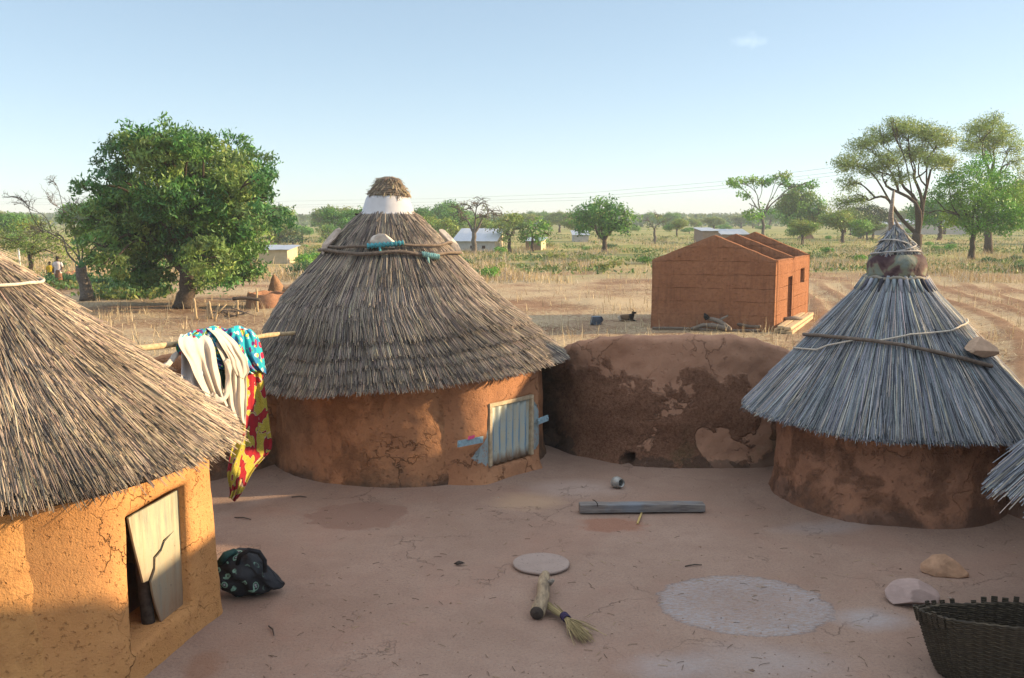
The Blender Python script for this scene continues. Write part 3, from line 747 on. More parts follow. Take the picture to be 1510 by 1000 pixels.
for (a, b) in (((holeM[0], holeM[3]), (holeM[1], holeM[3])), ((holeM[0], holeM[2]), (holeM[0], holeM[3])), ((holeM[1], holeM[2]), (holeM[1], holeM[3]))):
    c0, c1 = PM(a[0], a[1], -0.015), PM(b[0], b[1], -0.015)
    mid = (c0 + c1) / 2; L = np.linalg.norm(c1 - c0)
    ax = Vector(c1 - c0).normalized(); nn = Vector(n_); sd = nn.cross(ax)
    from mathutils import Matrix
    Rm = Matrix((ax, sd, nn)).transposed()
    mb.box(mid, (L + (fw if a[1] == b[1] else -fw), fw, 0.07), Rm)
fr = mb.build('door_frame', plain('door_frame_wood', (0.45, 0.36, 0.24), 0.8, 0.3, 14), hutM, smooth=False); add_mod_bevel(fr, 0.006)
# flat iron bars that bar the door
M_BAR = plain('blue_painted_iron', (0.25, 0.37, 0.43), 0.55, 0.3, 18, 0.0, 0.2, 0.004, 0.4)
for (q0, q1) in (((675, 655), (712, 648)), ((793, 622), (808, 616))):
    a, b = plp(*q0, AM + NM * .06, NM), plp(*q1, AM + NM * .06, NM)
    ax = Vector(b - a).normalized(); nn = Vector(n_); sd = nn.cross(ax).normalized(); Rm = Matrix((ax, sd, ax.cross(sd))).transposed()
    mb = MB(); mb.box((a + b) / 2, (np.linalg.norm(b - a), 0.085, 0.018), Rm)
    for t in (0.06, 0.9): mb.box(a + (b - a) * t + n_ * 0.012, (0.03, 0.03, 0.02), Rm)
    br = mb.build('door_bar', M_BAR, hutM, smooth=False); add_mod_bevel(br, 0.003)
    if q0[0] == 675:
        m2 = MB(); c = a + (b - a) * 0.5 + np.array((0, 0, 0.045))
        m2.add([c + e_ * s + np.array((0, 0, z)) + n_ * d for s, z, d in ((-.06, -.01, .012), (.05, -.008, .014), (.06, .035, .02), (-.01, .03, .016), (-.05, .045, .018))], [(0, 1, 2, 3), (0, 3, 4)])
        rg = m2.build('pink_rag', plain('pink_cloth', (0.75, 0.10, 0.25), 0.8), br, smooth=False); add_solid(rg, 0.008)
v, f = base_cone(RM)
thM = mesh_obj('roof', v, f, M_UNDER, hutM)
parts = [thatch_random(RM, 16000, PAL_M, (4, 4, 2, 2.2, 1.8), 7.0, 0.006, 0.014, 0.4, 0.9, 0.04, 0.3)]
for te, off, n, br in ((1.03, 0.02, 3000, .85), (0.98, 0.045, 3000, .9), (0.925, 0.075, 3000, .88), (0.865, 0.10, 2800, .9), (0.78, 0.125, 2800, 1.05), (0.69, 0.12, 2200, 1.1), (0.60, 0.115, 2200, 1.05), (0.5, 0.11, 1900, 1.0), (0.40, 0.10, 1600, 1.0), (0.3, 0.09, 1300, 1.0), (0.2, 0.09, 900, 1.0), (0.11, 0.08, 500, 1.0)):
    long_ = te < 0.85
    parts.append(thatch_layer(RM, int(n * 1.5), te, 1.1 if long_ else 0.5, PAL_M, (4, 4, 2.4, 1.8, 1.2), 8.0 + te, off, 0.006, 0.0145, 0.05 if long_ else 0.026, 0.45, 0.045, br))
V, Fc, C = join_parts(parts); mesh_obj('thatch', V, Fc, M_THATCH, thM, smooth=False, cols=C)
for (q, rr, sd, tl) in ((((560, 372), 0.022, 3, (0.0, 0.02))), (((575, 386), 0.026, 4, (-0.035, 0.0)))):
    P = RM.hit(*q); roof_ring(RM, P[2] + 0.02, rr, seed=sd, wob=0.05, tilt=tl, off=0.13).build('binding_stick', M_STICK, thM)
def rag_wrap(R, p0, p1, rad, n=9, seed=0):
    a = R.at(R.hit(*p0)); b = R.at(R.hit(*p1)); mb = MB()
    pts = [R.pt(a[0] + (b[0] - a[0]) * t, a[1] + (b[1] - a[1]) * t, 0.14) for t in np.linspace(0, 1, 28)]
    mb.tube(pts, [rad * (1 + 0.35 * math.sin(i * 2.1 + seed) + 0.2 * nz(i * .7, seed, 0)) for i in range(28)], 9)
    mb.tube([pts[9], pts[9] + np.array((0.01, -0.03, -0.07)), pts[9] + np.array((0.03, -0.02, -0.13))], [0.02, 0.016, 0.006], 6)
    return mb
rag_wrap(RM, (546, 373), (592, 369), 0.034, seed=1).build('teal_rag', M_RAG, thM)
rag_wrap(RM, (617, 386), (639, 391), 0.034, seed=2).build('teal_rag', plain('faded_teal_rag', (0.22, 0.40, 0.38), 0.85, 0.4, 25, 0, .5), thM)
# enamel basin upside down over the tip, straw tuft above
cx, cy = cM(3.6)
def lathe(prof, cx, cy, n=48, wob=0.0, seed=0):
    v, f = [], []
    for (z, r) in prof:
        for k in range(n):
            a = 2 * math.pi * k / n; rr = r * (1 + wob * nz(math.cos(a) * 2, math.sin(a) * 2, z * 3, 1, seed))
            v.append((cx + rr * math.cos(a), cy + rr * math.sin(a), z))
    for i in range(len(prof) - 1):
        for k in range(n): f.append((i * n + k, i * n + (k + 1) % n, (i + 1) * n + (k + 1) % n, (i + 1) * n + k))
    return v, f
v, f = lathe([(3.545, 0.40), (3.56, 0.415), (3.575, 0.40), (3.60, 0.375), (3.78, 0.315), (3.82, 0.29), (3.80, 0.20)], cx, cy, 64, 0.02, 3)
mesh_obj('bowl', v, f, M_ENAMEL, thM)
mb = MB()
mb.tube([(cx + .405 * math.cos(q) , cy + .405 * math.sin(q), 3.548) for q in np.linspace(0, 6.283, 50)], 0.012, 6)
mb.tube([(cx - .38, cy - .1, 3.55), (cx - .46, cy - .12, 3.56)], 0.014, 6)
mb.build('bowl_rim', M_DARKWOOD, thM)
RT = Roof([(4.09, 0.05), (4.04, 0.14), (3.94, 0.20), (3.79, 0.295)], lambda z: (cx + 0.02 + 0 * z, cy + 0 * z))
n = 1500; a = rng.uniform(0, 6.283, n); t1 = rng.uniform(0.25, 1.06, n); t0 = np.maximum(t1 - rng.uniform(0.3, 0.7, n), 0)
V, Fc, C = straws(RT, a, t0, t1, rng.uniform(.008, .018, n), rng.uniform(0, .03, n), rng.normal(0, .2, n), straw_cols(n, [(0.30, 0.24, 0.17), (0.17, 0.13, 0.10), (0.40, 0.32, 0.2)], (3, 3, 2)), np.where(rng.random(n) < .1, .045, 0))
mb = MB()
for k in range(9):
    zz = 3.83 + k * 0.024; r0 = float(np.interp(-zz, -RT.z, RT.r)) + 0.01; ph = random.uniform(0, 6)
    mb.tube([(cx + .02 + r0 * math.cos(q + ph) * (1 + .06 * math.sin(3 * q + k)), cy + r0 * math.sin(q + ph), zz + 0.018 * math.sin(q * 2 + k)) for q in np.linspace(0, 6.283, 30)], 0.014, 5, (0.2, 0.155, 0.115))
v0, f0 = lathe([(4.08, 0.02), (4.05, 0.10), (3.98, 0.165), (3.88, 0.21), (3.79, 0.27)], cx + .02, cy, 30, 0.05)
b = len(mb.v); mb.add(v0, f0, (0.08, 0.06, 0.05))
fa = np.array([q for q in mb.f if len(q) == 4]); tri = [q for q in mb.f if len(q) != 4]
V, Fc, C = join_parts([(V, Fc, C), (np.array([tuple(q) for q in mb.v]), fa, np.array(mb.c))])
mesh_obj('straw_tuft', V, Fc, M_THATCH, thM, smooth=False, cols=C)

# ---- hut on the right
hx, hy, hr = HUTS['right']
hutR = empty('thatched_hut', (hx, hy, 0), 'low dark clay hut with steep grey reed roof and wrapped pointed tip', 'hut', 'thatched huts round the courtyard')
RR = Roof([(2.92, 0.20), (2.77, 0.31), (2.0, 0.96), (1.12, 1.70)], lambda z: (hx + 0 * z, hy + 0 * z))
v, f = drum(hx, hy, hr, 1.38, 31.0, disp=0.035, flare=0.09)
mesh_obj('wall', v, f, M_CLAY_R, hutR)
v, f = base_cone(RR)
thR = mesh_obj('roof', v, f, M_UNDER, hutR)
parts = []
n = 22000; a = rng.uniform(0, 6.283, n); t1 = np.where(rng.random(n) < .6, rng.normal(1.01, .012, n), rng.uniform(.35, 1.0, n)); t0 = np.where(rng.random(n) < .45, rng.uniform(0.0, 0.12, n), np.maximum(0, t1 - rng.uniform(.4, .9, n)))
gap = (np.abs((a + 0.62 + np.pi) % (2 * np.pi) - np.pi) < 0.05) & (t1 > 0.8)
t1 = np.where(gap, 0.86 + rng.normal(0, .02, n), t1); t0 = np.minimum(t0, t1 - .1)
C = straw_cols(n, PAL_R, (4, 4, 2, 2, 1.5)); C = C * np.clip(1 + .3 * patchy(a, t1, RR, 2.2, 33.0), .5, 1.5)[:, None]
parts.append(straws(RR, a, t0, t1, rng.uniform(.005, .012, n), rng.uniform(.01, .06, n), rng.normal(0, .045, n), C, np.where(rng.random(n) < .05, .035, 0), st=5))
V, Fc, C = join_parts(parts); mesh_obj('thatch', V, Fc, M_THATCH, thR, smooth=False, cols=C)
# neck collar of bundled reeds, wrapped sheet, twine and the pole on top
NA = 1.0
def ZR(py): return float(dp(1305, py, hy)[2])
mb = MB()
for k in range(34):
    a = 2 * math.pi * k / 34; p0 = RR.pt(a, 0.04, 0.015); p1 = RR.pt(a + 0.05, 0.17, 0.04)
    mb.tube([p0, (p0 + p1) / 2 + np.array((0, 0, .02)), p1], [0.030, 0.030, 0.010], 6, tuple(straw_cols(1, PAL_R, (4, 4, 2, 2, 1))[0]))
mb.tube([RR.pt(a, 0.09, 0.055) + np.array((0, 0, .012 * math.sin(a * 9))) for a in np.linspace(0, 6.283, 60)], 0.022, 6, (0.3, 0.27, 0.22))
mb.build('reed_collar', M_THATCH, thR)
M_SHEET = NT('camouflage_sheet'); p = M_SHEET.obj()
nn = M_SHEET.noise(p, 3.4, 3, 0.5, 0.6)
c = M_SHEET.ramp(nn, [(0.40, (0.055, 0.03, 0.035)), (0.47, (0.12, 0.075, 0.07)), (0.5, (0.17, 0.17, 0.115)), (0.58, (0.16, 0.19, 0.165)), (0.64, (0.30, 0.26, 0.19))], 'LINEAR')
M_SHEET = M_SHEET.fin(c, M_SHEET.bump(M_SHEET.noise(p, 9, 4, 0.6), 0.6, 0.03), 0.75, spec=0.2)
zb, zt = ZR(407), ZR(352)
v, f = lathe([(zb - .03, .33), (zb, .36), (zb + .04, .345), (zb + .14, .35), (zb + .22, .325), (zb + .27, .28), (zb + .265, .18)], hx, hy, 48, 0.05, 5)
mesh_obj('wrapped_sheet', v, f, M_SHEET, thR)
RT2 = Roof([(zb + .62, 0.045), (zb + .45, 0.12), (zb + .22, 0.265)], lambda z: (hx - 0.02 + 0 * z, hy + 0 * z))
n = 1200; a = rng.uniform(0, 6.283, n); t1 = rng.uniform(.3, 1.02, n); t0 = np.maximum(0, t1 - rng.uniform(.3, .9, n))
V, Fc, C = straws(RT2, a, t0, t1, rng.uniform(.008, .016, n), rng.uniform(0, .03, n), rng.normal(0, .3, n), straw_cols(n, PAL_R, (4, 3, 3, 1.5, 1)), np.where(rng.random(n) < .08, .05, 0))
v0, f0 = lathe([(zb + .6, .03), (zb + .45, .11), (zb + .2, .26)], hx - .02, hy, 24)
V, Fc, C = join_parts([(V, Fc, C), (np.array(v0), np.array(f0), np.full((len(v0), 3), .1))])
mesh_obj('tip_thatch', V, Fc, M_THATCH, thR, smooth=False, cols=C)
mb = MB(); px_ = hx - 0.09
mb.tube([(px_, hy - .03, zb + .3), (px_ + .005, hy, zb + .6), (px_ - .01, hy, ZR(318)), (px_ + .012, hy, ZR(281))], [0.036, 0.034, 0.03, 0.014], 7)
mb.tube([(px_ + .02, hy - .04, ZR(322)), (px_ + .06, hy - .06, ZR(333)), (px_ + .14, hy - .08, ZR(346)), (px_ + .2, hy - .1, ZR(356))], [.012, .02, .022, .015], 6)
mb.build('tip_pole', M_WOOD, thR)
mb = MB()
for (zq, r0, ti, ph) in ((zb + .44, .15, .03, 0.4), (zb + .33, .235, .06, 1.5), (zb + .285, .285, .03, 2.8), (zb + .38, .19, .07, 4.0)):
    mb.tube([(hx - .02 + r0 * math.cos(q), hy + r0 * math.sin(q), zq + ti * math.sin(q + ph)) for q in np.linspace(0, 6.283, 36)], 0.0095, 5)
mb.build('twine', plain('grey_twine', (0.42, 0.40, 0.38), 0.9, .2, 40), thR)
# long stick and two strings laid round the roof
def over_roof(R, pix, off):
    q = [R.at(R.hit(*p)) for p in pix]; out = []
    for i in range(1, len(q)):
        while q[i][0] - q[i - 1][0] > math.pi: q[i] = (q[i][0] - 2 * math.pi, q[i][1])
        while q[i][0] - q[i - 1][0] < -math.pi: q[i] = (q[i][0] + 2 * math.pi, q[i][1])
    for i in range(len(q) - 1):
        for t in np.linspace(0, 1, 8, endpoint=False): out.append(R.pt(q[i][0] + (q[i + 1][0] - q[i][0]) * t, q[i][1] + (q[i + 1][1] - q[i][1]) * t, off))
    out.append(R.pt(*q[-1], off)); return out
mb = MB(); pts = over_roof(RR, [(1194, 500), (1215, 502), (1250, 505), (1290, 509), (1330, 515), (1370, 524), (1415, 535), (1450, 545)], 0.095)
mb.tube(pts, [0.022 * (1 + .15 * nz(i * .5, 0, 0)) * (1.15 if i > len(pts) * .7 else 1) for i in range(len(pts))], 7)
mb.build('binding_stick', M_STICK, thR)
mb = MB()
for pix in ([(1178, 519), (1212, 523), (1228, 516), (1262, 508)], [(1297, 508), (1340, 499), (1396, 493), (1407, 486), (1421, 477)]):
    mb.tube(over_roof(RR, pix, 0.085), 0.011, 5)
mb.build('binding_string', M_ROPE, thR)

# ---- hut at the right edge; unseen hut and clay block added for yard shade
def far_hut(key, label, zt, ze, Re, wall_h, seed, n):
    hx, hy, hr = key
    h = empty('thatched_hut', (hx, hy, 0), label, 'hut', 'thatched huts round the courtyard')
    R = Roof([(zt, 0.05), (ze, Re)], lambda z: (hx + 0 * z, hy + 0 * z))
    v, f = drum(hx, hy, hr, wall_h, seed, nseg=90, nzs=20); mesh_obj('wall', v, f, M_CLAY_R, h)
    v, f = base_cone(R); t = mesh_obj('roof', v, f, M_UNDER, h)
    V, Fc, C = join_parts([thatch_random(R, n, PAL_R, (4, 4, 2, 2, 1.5), seed, .008, .016, .5, 1.2, .05, .3), thatch_layer(R, n // 5, 1.0, .7, PAL_R, (4, 4, 2, 2, 1), seed, .03, .008, .015, .05)])
    mesh_obj('thatch', V, Fc, M_THATCH, t, smooth=False, cols=C)
    return h
fx, fy, fr_ = HUTS['far']
far_hut((fx, fy, fr_ - .15), 'reed roofed hut of which only the eave shows at the right edge', 3.7, 1.25, 1.93, 1.5, 41.0, 9000)
far_hut((11.2, 14.65, 1.9), 'tall unseen reed roofed hut added beyond the right edge to shade the yard', 4.85, 2.85, 2.25, 3.1, 43.0, 4000)  # unseen, added to cast shade; height set by the shadow edge
bm_ = MB(); bm_.box((9.5, 9.25, 1.75), (3.0, 2.7, 4.26)); bm_.box((9.5, 10.94, 1.38), (2.8, .72, 3.64))  # unseen blocks, added and shaped to keep sun off the yard
fh = bm_.build('yard_shade_block', M_CLAY_M, origin=(9.5, 9.2, 0), smooth=False); add_mod_bevel(fh, .12, 3)
tag(fh, 'unseen flat topped clay block added outside the right edge to shade the yard', 'house')

# ------------------------------------------------------------------ compound walls
def bar_wall(name, base, tops, thick, seed, label, mat, hole=None, nseg=26, nz_=34):
    """base: (x, y) path, tops: heights at the path points; a free-standing clay wall with rounded top"""
    P = np.array(base, float); T = np.array(tops, float)
    L = np.concatenate([[0], np.cumsum(np.linalg.norm(np.diff(P, axis=0), axis=1))]); N = int(L[-1] / 0.055)
    s = np.linspace(0, L[-1], N)
    def sm(a):
        o = np.interp(s, L, a); k = 15; w = np.ones(k) / k; return np.convolve(np.pad(o, k // 2, 'edge'), w, 'valid')
    X, Y, H = sm(P[:, 0]), sm(P[:, 1]), sm(T)
    tx, ty = np.gradient(X), np.gradient(Y); q = np.hypot(tx, ty); nxv, nyv = ty / q, -tx / q      # front side
    prof = [(1, j / nz_) for j in range(nz_ + 1)]
    v, f = [], []
    rows = nz_ + 1; cap = 7; back = 10
    M_ = rows + cap + back
    for i in range(N):
        for j in range(M_):
            if j < rows: zf, sd = j / nz_, 0.5
            elif j < rows + cap:
                t = (j - rows + 1) / (cap + 1); zf, sd = 1 + 0.0, 0.5 - t
            else: t = (j - rows - cap) / (back - 1); zf, sd = 1 - t, -0.5
            h = H[i] + (0.05 * fbm(X[i], Y[i], 0, 1.8, seed, 4))
            z = -0.45 + (h + 0.45) * zf if sd < 0.5 else -0.1 + (h + 0.1) * zf
            cr = 0.0
            if abs(sd) < 0.5: z += 0.07 * math.sqrt(max(0, 1 - (2 * sd) ** 2))
            th = thick * (1 + 0.35 * (1 - max(0, z) / max(h, .3)))
            d = th * sd
            p = [X[i] + nxv[i] * d, Y[i] + nyv[i] * d, z]
            g = 0.055 * fbm(p[0], p[1], z, 1.6, seed, 6) + 0.02 * nz(p[0], p[1], z, 8, seed) + 0.035 * abs(nz(p[0], p[1], z, 7, seed + 2)) - 0.02
            if sd > 0: g += 0.10 * math.exp(-max(z, 0) / 0.12)
            if hole is not None and sd > 0.4:
                dd = math.hypot(p[0] - hole[0], z - hole[2])
                if dd < hole[3] * 1.6: g -= 0.26 * (1 - sstep(hole[3] * 0.75, hole[3] * 1.15, dd))
            p[0] += nxv[i] * g; p[1] += nyv[i] * g
            if abs(sd) < 0.5: p[2] += g * 0.8
            v.append(tuple(p))
    for i in range(N - 1):
        for j in range(M_ - 1): f.append((i * M_ + j, (i + 1) * M_ + j, (i + 1) * M_ + j + 1, i * M_ + j + 1))
    for i in (0, N - 1): f.append(tuple(i * M_ + j for j in range(M_)))
    return tag(mesh_obj(name, v, f, mat, origin=(X[N // 2], Y[N // 2], 0)), label, 'wall', 'clay walls joining the huts')
dh = gp(935, 694, 0.06)
bar_wall('compound_wall', [(0.35, 14.5), (0.85, 14.35), (1.35, 13.75), (2.0, 13.32), (2.9, 13.32), (3.7, 13.42), (4.6, 13.5)], [1.2, 1.52, 1.74, 1.81, 1.79, 1.70, 1.2], 0.30, 51.0,
         'flaking brown clay wall with a drain hole between the bowl topped hut and dark hut', M_WALL, hole=(dh[0], 0, 0.075, 0.075))
bar_wall('compound_wall', [(-6.6, 9.9), (-5.6, 11.2), (-4.6, 12.4), (-3.2, 13.5)], [1.4, 1.6, 1.62, 1.5], 0.32, 52.0,
         'brown clay wall behind the hanging clothes, mostly hidden by the near straw roof', M_CLAY_M)
bar_wall('compound_wall', [(5.3, 12.2), (5.75, 11.35), (6.3, 10.5), (7.2, 9.7)], [1.0, 1.15, 1.2, 1.2], 0.3, 54.0,
         'low dark clay wall in the shade to the right of the dark hut', M_CLAY_R)
# ------------------------------------------------------------------ clothes pole and clothes
pA = np.array((-4.35, 8.75, 2.26)); pB = RM.hit(435, 493) + np.array((0.10, 0.12, 0.02))
POLE_D = (pB - pA) / np.linalg.norm(pB - pA); pn = np.array((POLE_D[1], -POLE_D[0], 0)); pn /= np.linalg.norm(pn)
mb = MB(); k = np.linspace(0, 1, 22)
mb.tube([pA + (pB - pA) * t + np.array((0, 0, -0.03 * math.sin(t * 3.14) + .01 * math.sin(t * 17))) for t in k], [0.036 - 0.008 * t + .003 * math.sin(t * 40) for t in k], 9)
tag(mb.build('clothes_pole', M_PALEWOOD, origin=pA), 'long bare wooden pole laid between two straw roofs with washing on it', 'pole')
def cloth(name, rows, mat, parent=None, fold=0.03, nf=5, seed=0.0, nu=60, nv=70, origin=None, thick=0.006, dxl=0.0):
    """hanging cloth: rows (photo y, left x, right x, distance in front of the pole's upright plane)"""
    R_ = np.array(rows, float); tt = np.linspace(0, 1, len(R_)); v = []
    for j in range(nv):
        t = j / (nv - 1)
        def sm(c):
            return float(np.mean([np.interp(min(1, max(0, t + o)), tt, R_[:, c]) for o in (-.05, -.025, 0, .025, .05)]))
        y, xl, xr, d = sm(0), sm(1), sm(2), sm(3)
        if j in (0, nv - 1): y, xl, xr, d = R_[0 if j == 0 else -1]
        for i in range(nu):
            s = i / (nu - 1)
            x = xl + (xr - xl) * s
            g = fold * (math.sin(nf * math.pi * (s + .25 * nz(s, t, 0, 2, seed)) + 1.5 * nz(0, t, 0, 2.5, seed) + seed) + 0.5 * math.sin(2.3 * nf * math.pi * s + 2 * t + seed * 2) + 0.6 * nz(s * 3, t * 3, 0, 1.5, seed))
            p = plp(x + 1.5 * nz(s * 2, t * 6, 3, 1, seed), y + 2.5 * math.sin(nf * 1.5 * s + seed) * min(1, t * 3), pA + pn * (d + g * (0.35 + 0.65 * min(1, t * 2))), pn)
            v.append(p)
    f = [(j * nu + i, j * nu + i + 1, (j + 1) * nu + i + 1, (j + 1) * nu + i) for j in range(nv - 1) for i in range(nu - 1)]
    o = mesh_obj(name, v, f, mat, parent, origin=None if parent else (origin if origin is not None else np.mean(v, axis=0)))
    add_solid(o, thick); return o
def print_cloth(name, kind):
    m = NT(name); p = m.pos()
    if kind == 'blue':
        w = m.noise(p, 5, 3, .6)
        c = m.mix(m.ramp(w, [(.42, 0), (.5, 1)]), (0.03, 0.16, 0.35), (0.02, 0.34, 0.42))
        for (sc, th, colr, sd) in ((7.0, .30, (0.42, 0.02, 0.07), 0.0), (8.0, .26, (0.10, 0.02, 0.15), 3.1), (9.0, .24, (0.62, 0.66, 0.60), 7.7), (10.0, .22, (0.55, 0.60, 0.10), 12.0), (8.5, .22, (0.05, 0.22, 0.05), 17.0)):
            q = m.vm('ADD', m.vm('ADD', p, (sd, sd * .7, -sd)), m.vm('SCALE', m.noise(p, 9, 3, .6, 0, 1)))
            q.node.inputs[1].links[0].from_node.inputs['Scale'].default_value = 0.12
            d = m.voro(q, sc)
            c = m.mix(m.ramp(d, [(th, 1), (th + .03, 0)]), c, colr)
    else:
        vor = m.voro(p, 95.0); c = m.mix(m.ramp(vor, [(.25, 1), (.4, 0)]), (0.40, 0.33, 0.05), (0.11, 0.13, 0.02))
        q = m.vm('ADD', p, m.vm('SCALE', m.noise(p, 5, 2, .5, 0, 1))); q.node.inputs[1].links[0].from_node.inputs['Scale'].default_value = 0.35
        d = m.noise(q, 5.6, 1.5, .4)
        c = m.mix(m.ramp(d, [(.495, 0), (.50, 1)]), c, (0.45, 0.32, 0.24))
        c = m.mix(m.ramp(d, [(.508, 0), (.513, 1)]), c, (0.05, 0.01, 0.02))
        c = m.mix(m.ramp(d, [(.524, 0), (.529, 1)]), c, m.mix(m.noise(p, 12, 2), (0.33, 0.02, 0.02), (0.22, 0.012, 0.03)))
    return m.fin(c, m.bump(m.noise(m.pos(), 60, 3), .15, .004), .85, spec=.15)
M_WHITE = plain('cream_cotton', (0.52, 0.47, 0.41), 0.9, 0.08, 10, 0, 0.2, 0.01)
tag(cloth('printed_cloth', [(545, 300, 375, -.14), (505, 285, 378, -.12), (485, 300, 368, -.05), (482, 300, 368, 0.0), (486, 282, 374, .05), (498, 262, 382, .085), (520, 258, 388, .10), (536, 300, 391, .10), (549, 352, 393, .10)], print_cloth('blue_flower_print', 'blue'), fold=.026, nf=9, seed=1.0), 'bright blue printed cloth with red and white flowers folded over the pole', 'cloth')
tag(cloth('printed_cloth', [(506, 350, 384, .02), (520, 349, 387, .05), (550, 352, 387, .06), (590, 352, 392, .06), (632, 350, 399, .06), (655, 343, 403, .07), (668, 340, 396, .08), (690, 336, 374, .08), (705, 336, 366, .08), (724, 339, 358, .08), (737, 337, 347, .07)], print_cloth('yellow_red_print', 'yellow'), fold=.028, nf=3, seed=4.0, nv=110), 'long yellow cloth with red blotches hanging almost to the ground', 'cloth')
gar = empty('white_garment', pA + POLE_D * 1.9, 'cream white garment twisted over the pole in front of the blue cloth', 'garment')
cloth('panel', [(493, 266, 304, .04), (499, 262, 310, .12), (510, 264, 316, .17), (528, 276, 318, .19), (550, 286, 322, .19), (572, 297, 328, .18), (590, 308, 334, .17), (602, 318, 338, .16)], M_WHITE, gar, fold=.028, nf=3, seed=7.0)
cloth('panel', [(500, 314, 340, .10), (515, 322, 354, .16), (535, 331, 360, .17), (560, 334, 364, .16), (592, 336, 364, .15), (615, 343, 363, .14), (627, 350, 362, .14)], M_WHITE, gar, fold=.026, nf=3, seed=8.3)
cloth('skirt', [(503, 266, 300, .06), (530, 268, 300, .11), (560, 267, 298, .12), (588, 276, 296, .11)], plain('blue_white_cotton', (0.52, 0.55, 0.58), .9, .08, 9), gar, fold=.03, nf=2, seed=9.0, nv=40)
cloth('sash', [(484, 304, 322, .05), (491, 312, 334, .13), (508, 324, 352, .20), (528, 336, 363, .21), (546, 341, 368, .20), (556, 348, 364, .18)], M_WHITE, gar, fold=.010, nf=3, seed=11.0, nv=40)
cloth('lining', [(500, 292, 342, .05), (540, 296, 342, .09), (590, 298, 338, .09)], plain('dark_green_print', (.03, .09, .06), .9, .9, 22), gar, fold=.02, nf=3, seed=12.0, nv=40)
def hang_tube(pix, rad, d, name):
    P = [plp(x, y, pA + pn * (d + dd), pn) for x, y, dd in pix]; pts = []
    for i in range(len(P) - 1):
        for t in np.linspace(0, 1, 8, endpoint=False): pts.append(P[i] + (P[i + 1] - P[i]) * t)
    pts.append(P[-1]); pts = [np.mean(pts[max(0, i - 4):i + 5], axis=0) for i in range(len(pts))]
    n = len(pts); sd = 12; v = []
    for i, p in enumerate(pts):
        tg = pts[min(n - 1, i + 1)] - pts[max(0, i - 1)]; tg /= np.linalg.norm(tg); u = np.cross(tg, pn); u /= np.linalg.norm(u); w = np.cross(tg, u)
        for k in range(sd):
            a = 2 * math.pi * k / sd; r_ = rad * (1 + .28 * math.sin(3 * a + i * .45) + .25 * nz(i * .2, a, d, 1, 3))      # twisted folds
            v.append(p + u * (r_ * math.cos(a)) + w * (r_ * .8 * math.sin(a)))
    f = [(i * sd + k, i * sd + (k + 1) % sd, (i + 1) * sd + (k + 1) % sd, (i + 1) * sd + k) for i in range(n - 1) for k in range(sd)] + [tuple(range(sd)), tuple((n - 1) * sd + k for k in range(sd))]
    return mesh_obj(name, v, f, M_WHITE, gar)
hang_tube([(312, 578, 0), (320, 592, .0), (330, 590, 0), (336, 572, .01), (338, 548, .02), (332, 525, .02)], .036, .20, 'twisted_sleeve')
hang_tube([(270, 514, 0), (262, 520, 0), (254, 531, .0), (244, 540, 0), (230, 543, 0), (222, 543, -.02)], .03, .05, 'twisted_sleeve')

# ------------------------------------------------------------------ rocks on roofs and on the ground
def rock(c, ax, dims, seed, cuts=9, name='stone', mat=None):
    bm = bmesh.new(); bmesh.ops.create_icosphere(bm, subdivisions=4, radius=1.0)
    r = random.Random(seed)
    pl = []
    for _ in range(cuts):
        n = Vector((r.gauss(0, 1), r.gauss(0, 1), r.gauss(0, 1))).normalized(); pl.append((n, r.uniform(.48, .82)))
    pl += [(Vector((0, 0, 1)), .62), (Vector((0, 0, -1)), .6)]
    ax = [np.array(a, float) / np.linalg.norm(a) for a in ax]
    V = []
    for v in bm.verts:
        p = v.co.copy()
        for n, d in pl:
            e = p.dot(n) - d
            if e > 0: p -= n * e
        p *= 1 + .03 * fbm(p.x, p.y, p.z, 3, seed, 3)
        V.append(np.array(c) + ax[0] * p.x * dims[0] + ax[1] * p.y * dims[1] + ax[2] * p.z * dims[2])
    F_ = [tuple(q.index for q in f.verts) for f in bm.faces]; bm.free()
    return mesh_obj(name, V, F_, mat or M_STONE, origin=np.array(c), smooth=False)
def hull_rock(c, ax, dims, pts, mat, seed, name='stone'):
    bm = bmesh.new()
    for p in pts: bm.verts.new(p)
    bmesh.ops.convex_hull(bm, input=bm.verts)
    for v in [v for v in bm.verts if not v.link_faces]: bm.verts.remove(v)
    bmesh.ops.subdivide_edges(bm, edges=bm.edges, cuts=5, use_grid_fill=True)
    bmesh.ops.triangulate(bm, faces=bm.faces); bmesh.ops.smooth_vert(bm, verts=bm.verts, factor=.5, use_axis_x=True, use_axis_y=True, use_axis_z=True)
    ax = [np.array(a, float) / np.linalg.norm(a) for a in ax]; V = []
    for v in bm.verts:
        p = v.co * (1 + .05 * fbm(v.co.x, v.co.y, v.co.z, 2.5, seed, 3)); V.append(np.array(c) + ax[0] * p.x * dims[0] + ax[1] * p.y * dims[1] + ax[2] * p.z * dims[2])
    bm.verts.index_update(); F_ = [tuple(q.index for q in f.verts) for f in bm.faces]; bm.free()
    return mesh_obj(name, V, F_, mat, origin=np.array(c), smooth=False)
HULL_A = [(-1, -.2, 0), (-.5, -.85, 0), (.5, -.75, 0), (1, -.3, 0), (.8, .6, 0), (-.6, .7, 0), (-1.0, 0, .4), (-.45, -.75, .35), (1.0, -.25, .18), (-.5, .1, .9), (0, .2, 1.0), (.35, 0, .8)]
HULL_B = [(-1, -.7, 0), (1, -.7, 0), (1, .6, 0), (-.9, .6, 0), (-.95, -.5, .45), (.95, -.6, .3), (-.2, -.1, 1), (.25, -.2, .95), (.6, .2, .6), (-.8, .4, .6)]
